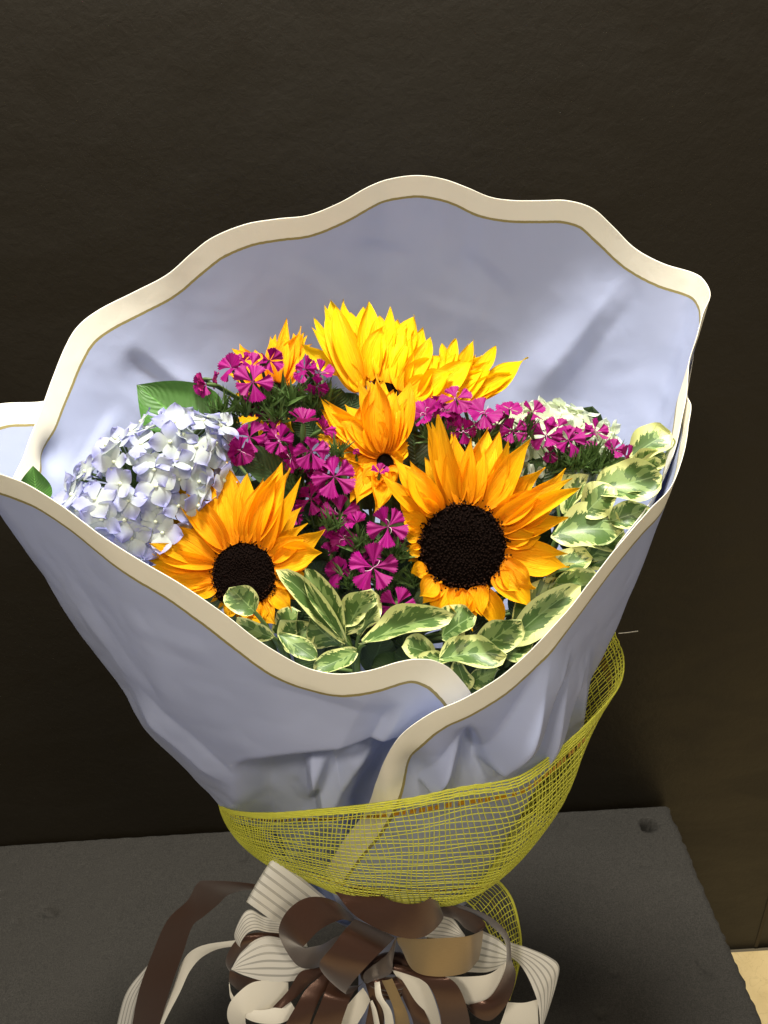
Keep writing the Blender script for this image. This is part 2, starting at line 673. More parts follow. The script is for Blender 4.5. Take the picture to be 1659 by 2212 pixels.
def sheet(name, rim, bulge, nu, nv, rs=1.0, shape=None, seed=0.0, wr=1.0):
    """rim: (px, py, Y cm, base angle); bulge(u array) outward swell in m"""
    pts = np.array([np.concatenate([P(a, b, c), [d]]) for a, b, c, d in rim])
    R = spline(pts, nu)
    rim3, phi = R[:, :3], R[:, 3]
    B = np.array([ring_pt(p, rs) for p in phi])
    out = np.stack([np.cos(np.radians(phi)), np.sin(np.radians(phi)), 0 * phi], 1)
    u = np.linspace(0, 1, nu)
    bl = bulge(u, phi)
    C = 0.52 * rim3 + 0.48 * B + out * bl[:, None]
    tv = np.linspace(0, 1, nv) ** 1.35
    V = ((1 - tv) ** 2)[None, :, None] * rim3[:, None] + (2 * tv * (1 - tv))[None, :, None] * C[:, None] + (tv ** 2)[None, :, None] * B[:, None]
    # normals
    du = np.gradient(V, axis=0)
    dv = np.gradient(V, axis=1)
    N = np.cross(du, dv)
    N /= np.linalg.norm(N, axis=2)[..., None] + 1e-12
    if ((N * out[:, None]).sum(2)).mean() < 0:
        N = -N
    # soft crumples and pleats that grow towards the neck
    D = np.zeros((nu, nv))
    arc = np.concatenate([[0], np.cumsum(np.linalg.norm(np.diff(rim3, axis=0), axis=1))])
    for i in range(nu):
        for j in range(nv):
            p = V[i, j]
            D[i, j] = 0.0030 * nz(p, 6, seed) + 0.0011 * nz(p, 19, seed + 4) + 0.0010 * abs(nz(p, 40, seed + 8)) + 0.0030 * (abs(nz(p, 7, seed + 12)) - 0.2) + 0.0018 * (abs(nz(p, 15, seed + 16)) - 0.2)
    fade = sstep(0.03, 0.25, tv)
    D = D * (0.35 + 0.65 * fade)[None, :] * wr
    if shape is not None:
        D = D + shape(proj(V), tv[None, :] + 0 * D, u[:, None] + 0 * D, V)
    V = V + N * D[..., None]
    # distance from the rim for the printed border
    rp = V[:, 0]
    flat = V.reshape(-1, 3)
    dist = np.full(len(flat), 1.0)
    for s in range(0, len(flat), 4000):
        q = flat[s:s + 4000]
        dist[s:s + 4000] = np.sqrt(((q[:, None] - rp[None]) ** 2).sum(2)).min(1)
    # exact point-to-segment near the edge
    a, b = rp[:-1], rp[1:]
    ab = b - a
    L2 = (ab ** 2).sum(1) + 1e-12
    near = np.where(dist < 0.04)[0]
    for s in range(0, len(near), 3000):
        ix = near[s:s + 3000]
        q = flat[ix]
        t = np.clip(((q[:, None] - a[None]) * ab[None]).sum(2) / L2, 0, 1)
        dd = q[:, None] - (a[None] + t[..., None] * ab[None])
        dist[ix] = np.sqrt((dd ** 2).sum(2)).min(1)
    o = mk(name, flat, grid_faces(nu, nv), M['paper'], wrap, None, {'rim': dist})
    so = o.modifiers.new("thickness", 'SOLIDIFY')
    so.thickness = 0.0004
    so.offset = 0
    return o, V


RIM_A = [(30, 1030, 46.5, 188), (52, 985, 48.5, 184), (66, 945, 50, 180), (92, 880, 53, 174), (115, 815, 55.5, 168), (140, 752, 57.5, 162), (168, 705, 59, 157),
         (215, 668, 60.5, 151), (290, 630, 62, 144), (360, 593, 63, 138), (415, 545, 64, 133), (460, 512, 64.5, 129), (530, 484, 65, 123),
         (600, 472, 65.5, 117), (665, 465, 66, 112), (730, 440, 66.5, 106), (800, 402, 67, 100), (850, 385, 67.5, 96), (905, 379, 67.5, 91),
         (960, 387, 67.5, 87), (1010, 405, 67, 82), (1060, 426, 67, 78), (1110, 433, 66.5, 74), (1170, 433, 66, 69), (1225, 433, 65.5, 64), (1280, 450, 65, 59),
         (1325, 490, 64.5, 55), (1370, 535, 63.5, 50), (1430, 568, 62, 44), (1495, 588, 60.5, 38), (1520, 605, 59, 34), (1533, 636, 57.5, 30),
         (1518, 675, 56.5, 26), (1506, 724, 55.5, 22), (1490, 775, 54.5, 18), (1486, 815, 53.5, 15), (1482, 857, 52.5, 12), (1474, 898, 51.5, 9),
         (1459, 966, 50, 4), (1436, 1024, 48.5, 0), (1397, 1094, 46.5, -6), (1330, 1180, 44.5, -14)]

RIM_B = [(170, 840, 60.5, 160), (95, 866, 57.5, 172), (0, 872, 55.5, 182), (-75, 900, 52.5, 190), (-100, 950, 49.5, 196), (-62, 1000, 46.5, 201), (0, 1024, 44, 206),
         (60, 1048, 42.3, 211), (130, 1090, 40.8, 217), (210, 1150, 39.3, 224), (300, 1208, 38.2, 231), (390, 1260, 37.2, 238), (480, 1322, 36.5, 245),
         (560, 1384, 36, 251), (640, 1432, 35.8, 257), (690, 1450, 35.7, 261), (740, 1456, 35.7, 265), (800, 1448, 35.8, 269), (860, 1430, 36, 273), (905, 1424, 36.2, 276), (945, 1430, 36.6, 280),
         (985, 1456, 37.2, 284), (1030, 1520, 38, 290), (1050, 1600, 38.6, 296), (1020, 1720, 40, 304)]

RIM_C = [(1494, 758, 58.6, 31), (1499, 768, 57.6, 28), (1492, 808, 55.3, 24), (1485, 852, 53.3, 18), (1493, 876, 51.6, 14), (1489, 914, 49.4, 8), (1479, 974, 46.7, 1), (1452, 1050, 43.8, -8),
         (1402, 1103, 41.7, -16), (1340, 1172, 39.6, -25), (1275, 1255, 37.9, -35), (1220, 1325, 36.8, -43), (1150, 1400, 35.8, -52), (1080, 1460, 35.1, -60), (1000, 1508, 34.6, -68), (930, 1540, 34.4, -74),
         (870, 1585, 34.5, -80), (832, 1640, 34.9, -84), (812, 1690, 35.7, -88), (790, 1750, 37, -92), (740, 1820, 38.8, -97), (705, 1880, 40.2, -104)]


def bulgeA(u, phi):
    back = np.clip(np.sin(np.radians(phi)), 0, 1)
    return 0.015 + 0.150 * back ** 1.5


def bulgeB(u, phi):
    back = np.clip(np.sin(np.radians(phi)), 0, 1)
    return 0.016 + 0.150 * back ** 1.5 + 0.004 * np.cos(np.radians(phi - 250))


def bulgeC(u, phi):
    back = np.clip(np.sin(np.radians(phi)), 0, 1)
    return 0.014 + 0.166 * back ** 1.5


def folds(x, y, lines):
    """sharp paper folds along short lines: (x0, y0, x1, y1, half width, height)"""
    d = np.zeros_like(x)
    for (x0, y0, x1, y1, w, a) in lines:
        L = math.hypot(x1 - x0, y1 - y0)
        ux, uy = (x1 - x0) / L, (y1 - y0) / L
        t = ((x - x0) * ux + (y - y0) * uy) / L
        r = -(x - x0) * uy + (y - y0) * ux
        d += a * np.where(r > 0, np.clip(1 - r / w, 0, 1), np.clip(1 + r / (w * 0.35), 0, 1)) * sstep(-0.05, 0.3, t) * (1 - sstep(0.7, 1.05, t))
    return d


def shapeA(px, tv, u, V):
    x, y = px[..., 0], px[..., 1]
    d = np.zeros_like(x)
    # the two long soft folds of the back panel
    d += 0.010 * np.exp(-((x - 330 - 0.55 * (y - 820)) / 70) ** 2) * sstep(0.1, 0.4, tv)
    d -= 0.008 * np.exp(-((x - 1250 + 0.75 * (y - 700)) / 90) ** 2) * sstep(0.08, 0.35, tv)
    # dent with a crease beside the hydrangea leaf
    d -= 0.006 * np.exp(-((x - 385) / 55) ** 2 - ((y - 850) / 45) ** 2)
    d += 0.006 * np.exp(-((x - 118) / 26) ** 2 - ((y - 985) / 40) ** 2)
    d += folds(x, y, [(270, 760, 440, 900, 70, 0.005), (600, 560, 780, 690, 90, -0.0018), (760, 520, 900, 560, 60, 0.0012), (990, 540, 1120, 660, 90, 0.0016), (1350, 600, 1150, 860, 120, -0.005), (150, 1060, 260, 880, 60, -0.002), (880, 640, 1060, 700, 70, -0.0014)])
    return d


def shapeB(px, tv, u, V):
    x, y = px[..., 0], px[..., 1]
    d = np.zeros_like(x)
    # the panel tucks in below a crease and carries a standing pleat under it
    crease = 1640 - 0.10 * (x - 520) + 0.00012 * (x - 650) ** 2
    d -= 0.020 * sstep(-3, 26, y - crease) * sstep(500, 560, x)
    d += 0.012 * np.clip(1 - np.abs((x - 655 - 0.35 * (y - 1640)) / 42), 0, 1) * sstep(0, 70, y - crease)
    d += 0.009 * np.clip(1 - np.abs((x - 820 + 0.9 * (y - 1650)) / 60), 0, 1) * sstep(-20, 60, y - 1640)
    # hollow running down to the overlap
    d -= 0.012 * np.exp(-((x - 985 + 0.55 * (y - 1500)) / 85) ** 2) * sstep(0.02, 0.3, tv)
    d += 0.004 * np.exp(-((x - 330) / 90) ** 2 - ((y - 1540) / 120) ** 2)
    d += folds(x, y, [(110, 1230, 330, 1500, 70, 0.0025), (300, 1480, 500, 1700, 55, 0.008), (540, 1470, 830, 1560, 80, -0.002), (250, 1330, 480, 1420, 80, 0.0012), (700, 1660, 640, 1780, 36, 0.008), (860, 1520, 760, 1690, 60, -0.006)])
    return d


def shapeC(px, tv, u, V):
    x, y = px[..., 0], px[..., 1]
    d = np.zeros_like(x)
    # fan of pleats in the right flap
    for (x0, y0, x1, y1, w, a) in [(1190, 1410, 1065, 1640, 34, 0.017), (1230, 1420, 1130, 1660, 26, 0.011), (1275, 1380, 1205, 1640, 24, 0.010), (1010, 1590, 930, 1700, 30, 0.012)]:
        t = np.clip((y - y0) / (y1 - y0), -0.2, 1.15)
        xc = x0 + (x1 - x0) * t
        r = (x - xc) / (w * (0.45 + 0.75 * np.clip(t, 0, 1)))
        prof = np.where(r < 0, np.clip(1 + r * 1.8, 0, 1), np.clip(1 - r * 0.75, 0, 1))
        d += a * prof * sstep(0.0, 0.75, t) * (1 - sstep(1.0, 1.1, t) * 0.95)
    d -= 0.009 * np.exp(-((x - 1020) / 55) ** 2 - ((y - 1640) / 50) ** 2)
    d += folds(x, y, [(1230, 1400, 1080, 1640, 40, 0.007), (1270, 1400, 1130, 1680, 34, 0.006), (1010, 1570, 1060, 1680, 40, -0.006)])
    d -= 0.010 * np.exp(-((x - 900) / 40) ** 2 - ((y - 1690) / 60) ** 2)
    return d


sheet("back_sheet", RIM_A, bulgeA, 340, 120, 0.92, shapeA, 1.0)
sheet("front_sheet", RIM_B, bulgeB, 320, 120, 1.02, shapeB, 5.0)
sheet("side_flap", RIM_C, bulgeC, 380, 130, 1.12, shapeC, 9.0, 0.8)


def lower_wrap():
    nu, nv = 90, 24
    V = []
    h = NECK[2] - FOAMZ
    for i in range(nu):
        a = 2 * math.pi * i / nu
        for j in range(nv):
            t = j / (nv - 1)
            r = 0.95 - 0.52 * sstep(0, 0.12, t) + 0.45 * sstep(0.3, 1, t) + 0.08 * t * math.sin(a * 9)
            V.append(NECK + np.array([NRX * r * math.cos(a), NRY * 1.2 * r * math.sin(a), 0.004 - (h - 0.002) * t]))
    o = mk("lower_sheet", V, grid_faces(nu, nv, True), M['paper'], wrap, None, {'rim': [1.0] * len(V)})
    so = o.modifiers.new("thickness", 'SOLIDIFY')
    so.thickness = 0.0004


lower_wrap()

# ------------------------------------------------------------------ plants


def dome(py):
    return float(np.interp(py, [680, 900, 1100, 1250, 1400, 1480], [59, 55, 50, 46, 40.5, 39]))


def stem_to_neck(parent, start, r=0.003, off=0.0, mat=None):
    """stem from a flower down into the tied neck"""
    a = np.asarray(start, float)
    ang = off * 2.4
    b = NECK + np.array([0.018 * math.cos(ang), 0.012 * math.sin(ang), 0.0])
    c = NECK + np.array([0.024 * math.cos(ang + 2.6), 0.016 * math.sin(ang + 2.6), -(NECK[2] - FOAMZ) + 0.012])
    m = a * 0.55 + b * 0.45 + np.array([0, 0, -0.03])
    pts = spline([a, m, b, c], 18)
    v, f = tube(pts, np.linspace(r, r * 1.15, 18), 6)
    return mk("stem", v, f, mat or M['stem'], parent)


def blade(L, W, ns=12, nt=7, lift=0.0, curl=0.0, cup=0.0, groove=0.0, sway=0.0, twist=0.0, peak=0.45, tip=0.7, base=0.5, wav=0.0, seed=0.0, acu=0.0):
    """petal or leaf along +x from the origin, face up +z. returns verts, faces, uv(u -1..1, v 0..1)"""
    s = np.linspace(0, 1, ns)
    t = np.linspace(-1, 1, nt)
    # width profile: rises as s**base, falls as (1-s)**tip
    w = (s + 0.03) ** base * np.clip(1 - s, 0, 1) ** tip * (1 - acu * sstep(0.62, 0.98, s))
    pk = np.max((np.linspace(0, 1, 80) + 0.03) ** base * (1 - np.linspace(0, 1, 80)) ** tip)
    w = W * 0.5 * w / pk
    cz = L * (lift * s + curl * s ** 2)
    V, UV = [], []
    for i in range(ns):
        a = twist * (0.4 * s[i] + 0.9 * s[i] ** 3)
        for k in range(nt):
            y = t[k] * w[i]
            z = cup * w[i] * (t[k] ** 2) - groove * W * math.cos(t[k] * 3 * math.pi) * (0.3 + 0.7 * math.sin(math.pi * min(1, s[i] * 1.1)))
            z += wav * W * math.sin(9 * s[i] + seed + (1.5 if t[k] > 0 else 0)) * t[k] ** 2
            V.append((L * s[i] - 0.05 * L * 0, sway * L * math.sin(math.pi * s[i] * 0.75) + y * math.cos(a) - z * math.sin(a), cz[i] + y * math.sin(a) + z * math.cos(a)))
            UV.append((t[k], s[i]))
    return np.array(V), grid_faces(ns, nt), np.array(UV)


def put(V, origin, ex, ey, ez):
    return origin + V[:, :1] * ex + V[:, 1:2] * ey + V[:, 2:] * ez


def make_leaf(parent, base, tip, width, mat, nrm=None, right=0.0, up=0.0, cup=-0.25, lift=0.0, curl=0.0, twist=0.0, name="leaf", tipp=0.55, basep=0.6, sway=0.0, wav=0.06, petiole=0.0):
    base, tip = np.asarray(base), np.asarray(tip)
    d = tip - base
    L = np.linalg.norm(d)
    ex = d / L
    n = toward((base + tip) / 2, right, up) if nrm is None else unit(nrm)
    ez = unit(n - ex * np.dot(n, ex))
    ey = np.cross(ez, ex)
    V, F, UV = blade(L, width, 15, 9, lift, curl - lift, cup, 0.012, sway, twist, tip=tipp, base=basep, wav=wav, seed=rng.uniform(0, 6))
    o = mk(name, put(V, base, ex, ey, ez), F, mat, parent, UV)
    return o


# ---- sunflowers
def sunflower(label, cpx, disc_px, right, up, tips, mat, ncol=34, filler=0.75, cupz=0.12, droop=None, group="sunflowers in the bouquet", cen_y=None, off=0.0, fill_range=None, fillers=26):
    px, py, yc = cpx
    C = P(px, py, yc)
    s = pxsize(C)
    n = toward(C, right, up)
    ex, ey, ez = frame(n)
    R = disc_px * s
    t = thing("sunflower", label, "sunflower", C - n * 0.012, group)

    def local(qx, qy):
        d = ray(qx, qy)
        tt = np.dot(C - CP, n) / np.dot(d, n)
        q = CP + d * tt - C
        return np.dot(q, ex), np.dot(q, ey)

    done = []
    lr = random.Random(int(px * 31 + py))
    allt = list(tips)
    for tp in tips:
        if lr.random() < 0.3:
            continue
        f = lr.uniform(0.84, 1.0)
        dx, dy = tp[0] - px, tp[1] - py
        aj = math.radians(lr.choice((-1, 1)) * lr.uniform(4, 10))
        nx, ny = (dx * math.cos(aj) - dy * math.sin(aj)) * f, (dx * math.sin(aj) + dy * math.cos(aj)) * f
        wq = (tp[2] if len(tp) > 2 else 46) * lr.uniform(0.65, 1.0)
        ext = list(tp[3:5]) if len(tp) > 4 else [lr.uniform(0.0, 0.3), lr.uniform(-0.3, 0.08)]
        allt.append(tuple([px + nx, py + ny, wq] + [ext[0] + lr.uniform(-.1, .15), ext[1] + lr.uniform(-.15, .1)] + list(tp[5:7])))
    for tp in allt:
        qx, qy = tp[0], tp[1]
        wpx = tp[2] if len(tp) > 2 else 46
        lift = tp[3] if len(tp) > 3 else lr.uniform(0.05, 0.22)
        curl = tp[4] if len(tp) > 4 else lr.uniform(-0.25, 0.05)
        bx, by = (tp[5], tp[6]) if len(tp) > 6 else (None, None)
        lx, ly = local(qx, qy)
        th = math.atan2(ly, lx)
        rr = math.hypot(lx, ly)
        if bx is None:
            th2 = th + lr.uniform(-0.12, 0.12)
            b0 = np.array([math.cos(th2), math.sin(th2)]) * R * 0.86
        else:
            b0 = np.array(local(bx, by))
        d2 = np.array([lx, ly]) - b0
        L = max(np.linalg.norm(d2), 0.012)
        dx = d2 / L
        V, F, UV = blade(L, wpx * s * lr.uniform(0.85, 1.2), 16, 9, lift + lr.uniform(-.06, .1), curl + lr.uniform(-.12, .08), lr.uniform(0.10, 0.42) if lr.random() < .7 else lr.uniform(.5, .9), 0.026, lr.uniform(-0.12, 0.12), lr.uniform(-1.0, 1.0),
                         tip=lr.uniform(0.66, 0.9), base=lr.uniform(0.42, 0.6), wav=lr.uniform(0.02, 0.10), seed=lr.uniform(0, 6), acu=lr.uniform(0.25, 0.6) if mat is M['sun'] else lr.uniform(0.0, 0.35))
        e1 = dx[0] * ex + dx[1] * ey
        e2 = np.cross(ez, e1)
        o = C + b0[0] * ex + b0[1] * ey + ez * lr.uniform(-0.002, 0.003)
        mk("petal", put(V, o, e1, e2, ez), F, mat, t, UV)
        done.append((th, rr))
    # second row of shorter ray petals showing between the long ones
    if done and fillers:
        done.sort()
        ths = np.array([d[0] for d in done])
        rrs = np.array([d[1] for d in done])
        for k in range(fillers):
            th = -math.pi + 2 * math.pi * (k + lr.uniform(-0.35, 0.35)) / fillers
            if fill_range and not (fill_range[0] < math.degrees(th) < fill_range[1]):
                continue
            rr = np.interp(th, np.concatenate([ths - 2 * math.pi, ths, ths + 2 * math.pi]), np.tile(rrs, 3)) * filler * lr.uniform(0.85, 1.12)
            L = max(rr - R * 0.85, R * 0.35)
            V, F, UV = blade(L, L * lr.uniform(0.30, 0.40), 12, 7, lr.uniform(0.0, 0.12), lr.uniform(-0.2, 0.05), lr.uniform(0.1, 0.35), 0.022, lr.uniform(-0.06, 0.06), lr.uniform(-0.6, 0.6), wav=0.05, tip=0.75, acu=0.4)
            e1 = math.cos(th) * ex + math.sin(th) * ey
            e2 = np.cross(ez, e1)
            mk("petal", put(V, C + e1 * R * 0.84 - ez * 0.004, e1, e2, ez), F, mat, t, UV)
    # disc: shallow dome, plus packed florets in a spiral
    nu, nv = 40, 10
    V = []
    for i in range(nu):
        a = 2 * math.pi * i / nu
        for j in range(nv):
            r = j / (nv - 1)
            z = 0.22 * R * (1 - r ** 2.2) - 0.10 * R * math.exp(-(r / 0.3) ** 2) + (-0.2 * R if j == nv - 1 else 0)
            V.append(C + ex * R * r * math.cos(a) + ey * R * r * math.sin(a) + ez * z)
    mk("disc", V, grid_faces(nu, nv, True), M['disc'], t)
    for kind_, cnt, r0, r1 in (("core", 620, 0.0, 0.80), ("rim", 340, 0.76, 1.0)):
        mb = MB()
        for q in range(cnt):
            if kind_ == "core":
                r = r1 * math.sqrt((q + 0.5) / cnt)
                a = q * 2.39996 + lr.uniform(-0.09, 0.09)
                r = min(r1, max(0.0, r + lr.uniform(-0.02, 0.02)))
            else:
                r = lr.uniform(r0, r1)
                a = lr.uniform(0, 2 * math.pi)
            rr = min(r, 1.0)
            z = 0.22 * R * (1 - rr ** 2.2) - 0.10 * R * math.exp(-(rr / 0.3) ** 2)
            h = R * (0.05 if kind_ == "core" else lr.uniform(0.05, 0.12))
            w = R * (0.022 if kind_ == "core" else 0.017)
            lean = 0.55 * r if kind_ == "rim" else 0.2 * r
            ax = unit(ez + lean * (math.cos(a) * ex + math.sin(a) * ey) + np.array([lr.uniform(-.2, .2) for _ in range(3)]))
            o = C + ex * R * r * math.cos(a) + ey * R * r * math.sin(a) + ez * (z - 0.01 * R)
            x1 = unit(np.cross(ax, ey + 0.01))
            y1 = np.cross(ax, x1)
            vs = []
            for (hh, ww) in ((0, 0.8), (0.7, 0.75), (0.85, 1.3), (1.0, 1.1)):
                for kk in range(4):
                    an = kk * math.pi / 2 + q
                    vs.append(o + ax * h * hh + (x1 * math.cos(an) + y1 * math.sin(an)) * w * ww)
            fs = []
            for lv in range(3):
                for kk in range(4):
                    fs.append((lv * 4 + kk, lv * 4 + (kk + 1) % 4, lv * 4 + 4 + (kk + 1) % 4, lv * 4 + 4 + kk))
            fs.append((12, 13, 14, 15))
            mb.add(vs, fs)
        mb.build("disc_florets" if kind_ == "core" else "disc_rim_florets", M['floret'] if kind_ == "core" else M['pollen'], t, "stuff")
    # green sepals behind and the stem
    for k in range(11):
        th = 2 * math.pi * (k + lr.uniform(-0.3, 0.3)) / 11
        L = R * lr.uniform(0.9, 1.25)
        V, F, UV = blade(L, L * 0.42, 8, 5, -0.15, -0.3, 0.2, 0.0, lr.uniform(-.1, .1), tip=0.9, base=0.35)
        e1 = math.cos(th) * ex + math.sin(th) * ey
        mk("sepal", put(V, C + e1 * R * 0.7 - ez * 0.009, e1, np.cross(ez, e1), ez), F, M['sepal'], t, UV)
    stem_to_neck(t, C - ez * 0.012, 0.0042, off)
    return t


S1 = [(846, 984, 46, .30, -.2), (830, 1025, 40, .3, -.15), (909, 926, 44), (924, 915, 46), (956, 903, 52), (985, 935, 50, .25, -.2), (1020, 960, 48, .3, -.3), (1055, 919, 54), (1075, 930, 50), (1156, 957, 54), (1110, 985, 50, .25, -.2),
      (1210, 1005, 52), (1180, 1010, 46), (1241, 1045, 50), (1200, 1060, 50), (1228, 1110, 52), (1196, 1090, 46), (1167, 1162, 44, .35, -.1), (1232, 1218, 54, .1, -.1), (1160, 1263, 54, .3, -.1), (1140, 1317, 56, .15, -.2), (1118, 1268, 46, .4, -.2),
      (1077, 1373, 46, .1, -.3), (1043, 1330, 44, .3, -.2), (1025, 1362, 40), (985, 1338, 52, .4, -.2), (955, 1338, 54, .4, -.2), (925, 1322, 52, .5, -.3), (955, 1262, 34, 1.2, -.9), (905, 1285, 44, .6, -.4), (890, 1240, 40, .7, -.5),
      (880, 1190, 40, .7, -.5), (872, 1150, 40, .7, -.4), (905, 1075, 30, 1.0, -.6), (868, 1105, 40, .7, -.4), (880, 1010, 52, .35, -.2), (862, 1062, 44, .5, -.3)]
sunflower("largest sunflower facing forward on the right with wide dark disc", (1000, 1180, dome(1178) - 3.0), 105, 0, 2, S1, M['sun'], off=0.3, filler=0.88, fillers=42)

S2 = [(464, 958, 66), (438, 1010, 50), (360, 1035, 52), (355, 1058, 46), (400, 1050, 50, .25, -.2), (500, 1000, 56, .3, -.2), (321, 1116, 44), (319, 1147, 46), (314, 1183, 44), (309, 1232, 48), (312, 1205, 40), (350, 1260, 40), (386, 1270, 40), (420, 1290, 36),
      (604, 1004, 60, .35, -.2), (565, 1040, 52, .4, -.2), (637, 1027, 46, .25, .0, 570, 1190), (540, 1030, 56, .3, -.2), (697, 1139, 42, .2, -.1), (697, 1205, 56, .3, -.2), (660, 1170, 50, .45, -.25), (680, 1262, 40, .3, -.3), (630, 1322, 38, .35, -.4), (600, 1345, 48, .5, -.3), (560, 1352, 48, .4, -.2), (530, 1340, 44, .4, -.2), (480, 1330, 40)]
sunflower("sunflower at lower left, its dark disc half behind the paper rim", (527, 1240, dome(1240) - 2.5), 77, -4, 8, S2, M['sun'], off=1.1, filler=0.88, fillers=36)

S3 = [(685, 690, 30, .15, -.15, 770, 838), (721, 659, 66, .3, -.2, 775, 844), (707, 670, 40, .25, -.25, 772, 846), (758, 668, 52, .3, -.2, 790, 828), (740, 690, 56, .4, -.25, 782, 840), (785, 664, 44, .3, -.2, 790, 830), (806, 664, 50, .25, -.15, 807, 822),
      (838, 728, 44, .4, -.25, 799, 826), (775, 735, 44, .5, -.3, 783, 840), (855, 701, 40, .15, -.1, 835, 828), (889, 690, 64, .2, -.1, 834, 830), (907, 718, 54, .2, -.1, 852, 838), (925, 742, 52, .2, -.1, 866, 848), (872, 740, 50, .3, -.15, 840, 832),
      (660, 748, 40, .0, .12, 752, 812), (700, 742, 40, .2, -.1, 768, 842), (820, 700, 46, .35, -.2, 812, 826), (760, 790, 46, .5, -.2, 775, 850), (905, 775, 44, .35, -.2, 868, 850)]
sunflower("tall yellow sunflower at the top of the bouquet seen from its side", (828, 842, 56.5), 30, -6, 30, S3, M['sunb'], fillers=0, off=2.0)

S6 = [(979, 772, 46, .25, -.15, 892, 856), (950, 786, 48, .25, -.15, 886, 852), (984, 738, 32, .3, -.3, 965, 815), (1000, 752, 34, .3, .0, 972, 822), (1020, 746, 24, .5, -.4, 1000, 815), (1034, 770, 30, .3, -.3, 1000, 820), (1062, 756, 36, .45, -.3, 1010, 835), (1048, 792, 40, .3, -.2, 985, 845),
      (1136, 774, 54, .15, -.1, 1020, 866), (1105, 800, 46, .2, -.2, 1000, 866), (1010, 800, 52, .4, -.2, 925, 872), (1040, 812, 50, .4, -.2, 945, 876), (930, 792, 50, .3, -.1, 884, 858), (970, 812, 56, .4, -.2, 905, 866), (1075, 826, 48, .3, -.2, 980, 876), (925, 825, 50, .4, -.2, 885, 868), (1100, 838, 50, .3, -.2, 1000, 880), (1000, 838, 54, .45, -.25, 925, 882)]
sunflower("bright yellow sunflower behind the magenta flowers on the right", (897, 868, 55.5), 27, 10, 26, S6, M['sunb'], fillers=0, off=2.7)

S7 = [(655, 714, 30, .3, -.25), (640, 712, 30, .3, -.2), (620, 708, 34, .3, -.2), (600, 722, 36), (580, 732, 40), (557, 742, 36), (525, 748, 36), (497, 768, 36), (482, 800, 34), (668, 722, 34), (650, 740, 44, .4, -.2), (610, 745, 46, .4, -.2), (630, 735, 40), (515, 800, 40), (640, 800, 40)]
sunflower("small orange sunflower at the back left behind magenta flowers", (592, 862, 57.5), 46, -4, 30, S7, M['sun'], fillers=14, filler=0.8, off=3.4)

S5 = [(693, 890, 46, .2, -.1), (707, 874, 46, .25, -.1), (689, 920, 48, .2, -.1), (748, 888, 46, .35, -.2), (722, 905, 46, .4, -.2), (774, 850, 38, .45, -.1), (790, 838, 60, .5, -.25), (815, 846, 60, .5, -.3), (845, 838, 66, .55, -.3), (879, 836, 58, .5, -.3), (888, 880, 50, .45, -.2), (860, 858, 60, .6, -.3),
      (765, 1004, 44, .4, -.2), (758, 1090, 42, .4, -.3), (764, 1045, 54, .45, -.3), (695, 950, 50, .2, -.1), (712, 985, 50, .2, -.1), (700, 905, 52, .2, -.1), (725, 880, 50, .3, -.15), (735, 1010, 48, .25, -.15), (745, 1060, 46, .3, -.2), (778, 1100, 44, .4, -.3), (830, 868, 64, .7, -.4), (795, 878, 62, .65, -.35), (765, 900, 56, .6, -.35), (740, 935, 52, .5, -.25), (750, 970, 50, .5, -.3), (870, 920, 50, .5, -.3), (795, 930, 50, .8, -.4), (790, 1070, 46, .5, -.3), (882, 958, 46, .4, -.2), (874, 990, 44, .4, -.2), (850, 1062, 44, .4, -.3), (802, 1112, 44, .4, -.3), (824, 1092, 44, .4, -.3), (780, 1030, 46, .5, -.3), (862, 1030, 44, .4, -.2)]
sunflower("orange sunflower in the middle, turned up behind the largest one", (832, 998, dome(1000) - 3.0), 21, -8, 22, S5, M['sun'], fillers=0, off=4.1)


# ---- hydrangeas
def petal_round(L, W, cup, seed):
    ns, nt = 8, 7
    V, UV = [], []
    for i in range(ns):
        s = i / (ns - 1)
        w = W * 0.5 * 1.12 * (min(1, s * 1.7 + 0.14) ** 0.9) * (max(0.0, 1 - s ** 2.3) ** 0.8 + (0.02 if i == ns - 1 else 0))
        for k in range(nt):
            t = -1 + 2 * k / (nt - 1)
            z = cup * L * s ** 2 + 0.10 * L * t * t * s * math.sin(seed * 2) + 0.07 * L * math.sin(4 * s + seed + 2.8 * t) * s
            V.append((0.06 * L + L * 0.94 * s + (0.06 * L if (k == nt // 2 and i == ns - 1) else 0), t * w, z))
            UV.append((t, s))
    return np.array(V), grid_faces(ns, nt), np.array(UV)


HYDM = {}


def hyd_meshes(mat, key):
    if key not in HYDM:
        HYDM[key] = []
        for q in range(5):
            V, F, UV = petal_round(1.0, 0.98 + 0.12 * math.sin(q * 2), [-0.15, 0.18, 0.35, 0.02, -0.3][q], q * 1.7)
            me = mesh("hydrangea_petal", V, F, UV)
            me.materials.append(mat)
            HYDM[key].append(me)
        v, f = tube([(0, 0, -0.05), (0, 0, 0.06), (0, 0, 0.13), (0, 0, 0.15)], [0.09, 0.11, 0.07, 0.01], 7)
        me = mesh("bead", v, f)
        me.materials.append(M['bead'])
        HYDM[key].append(me)
    return HYDM[key]


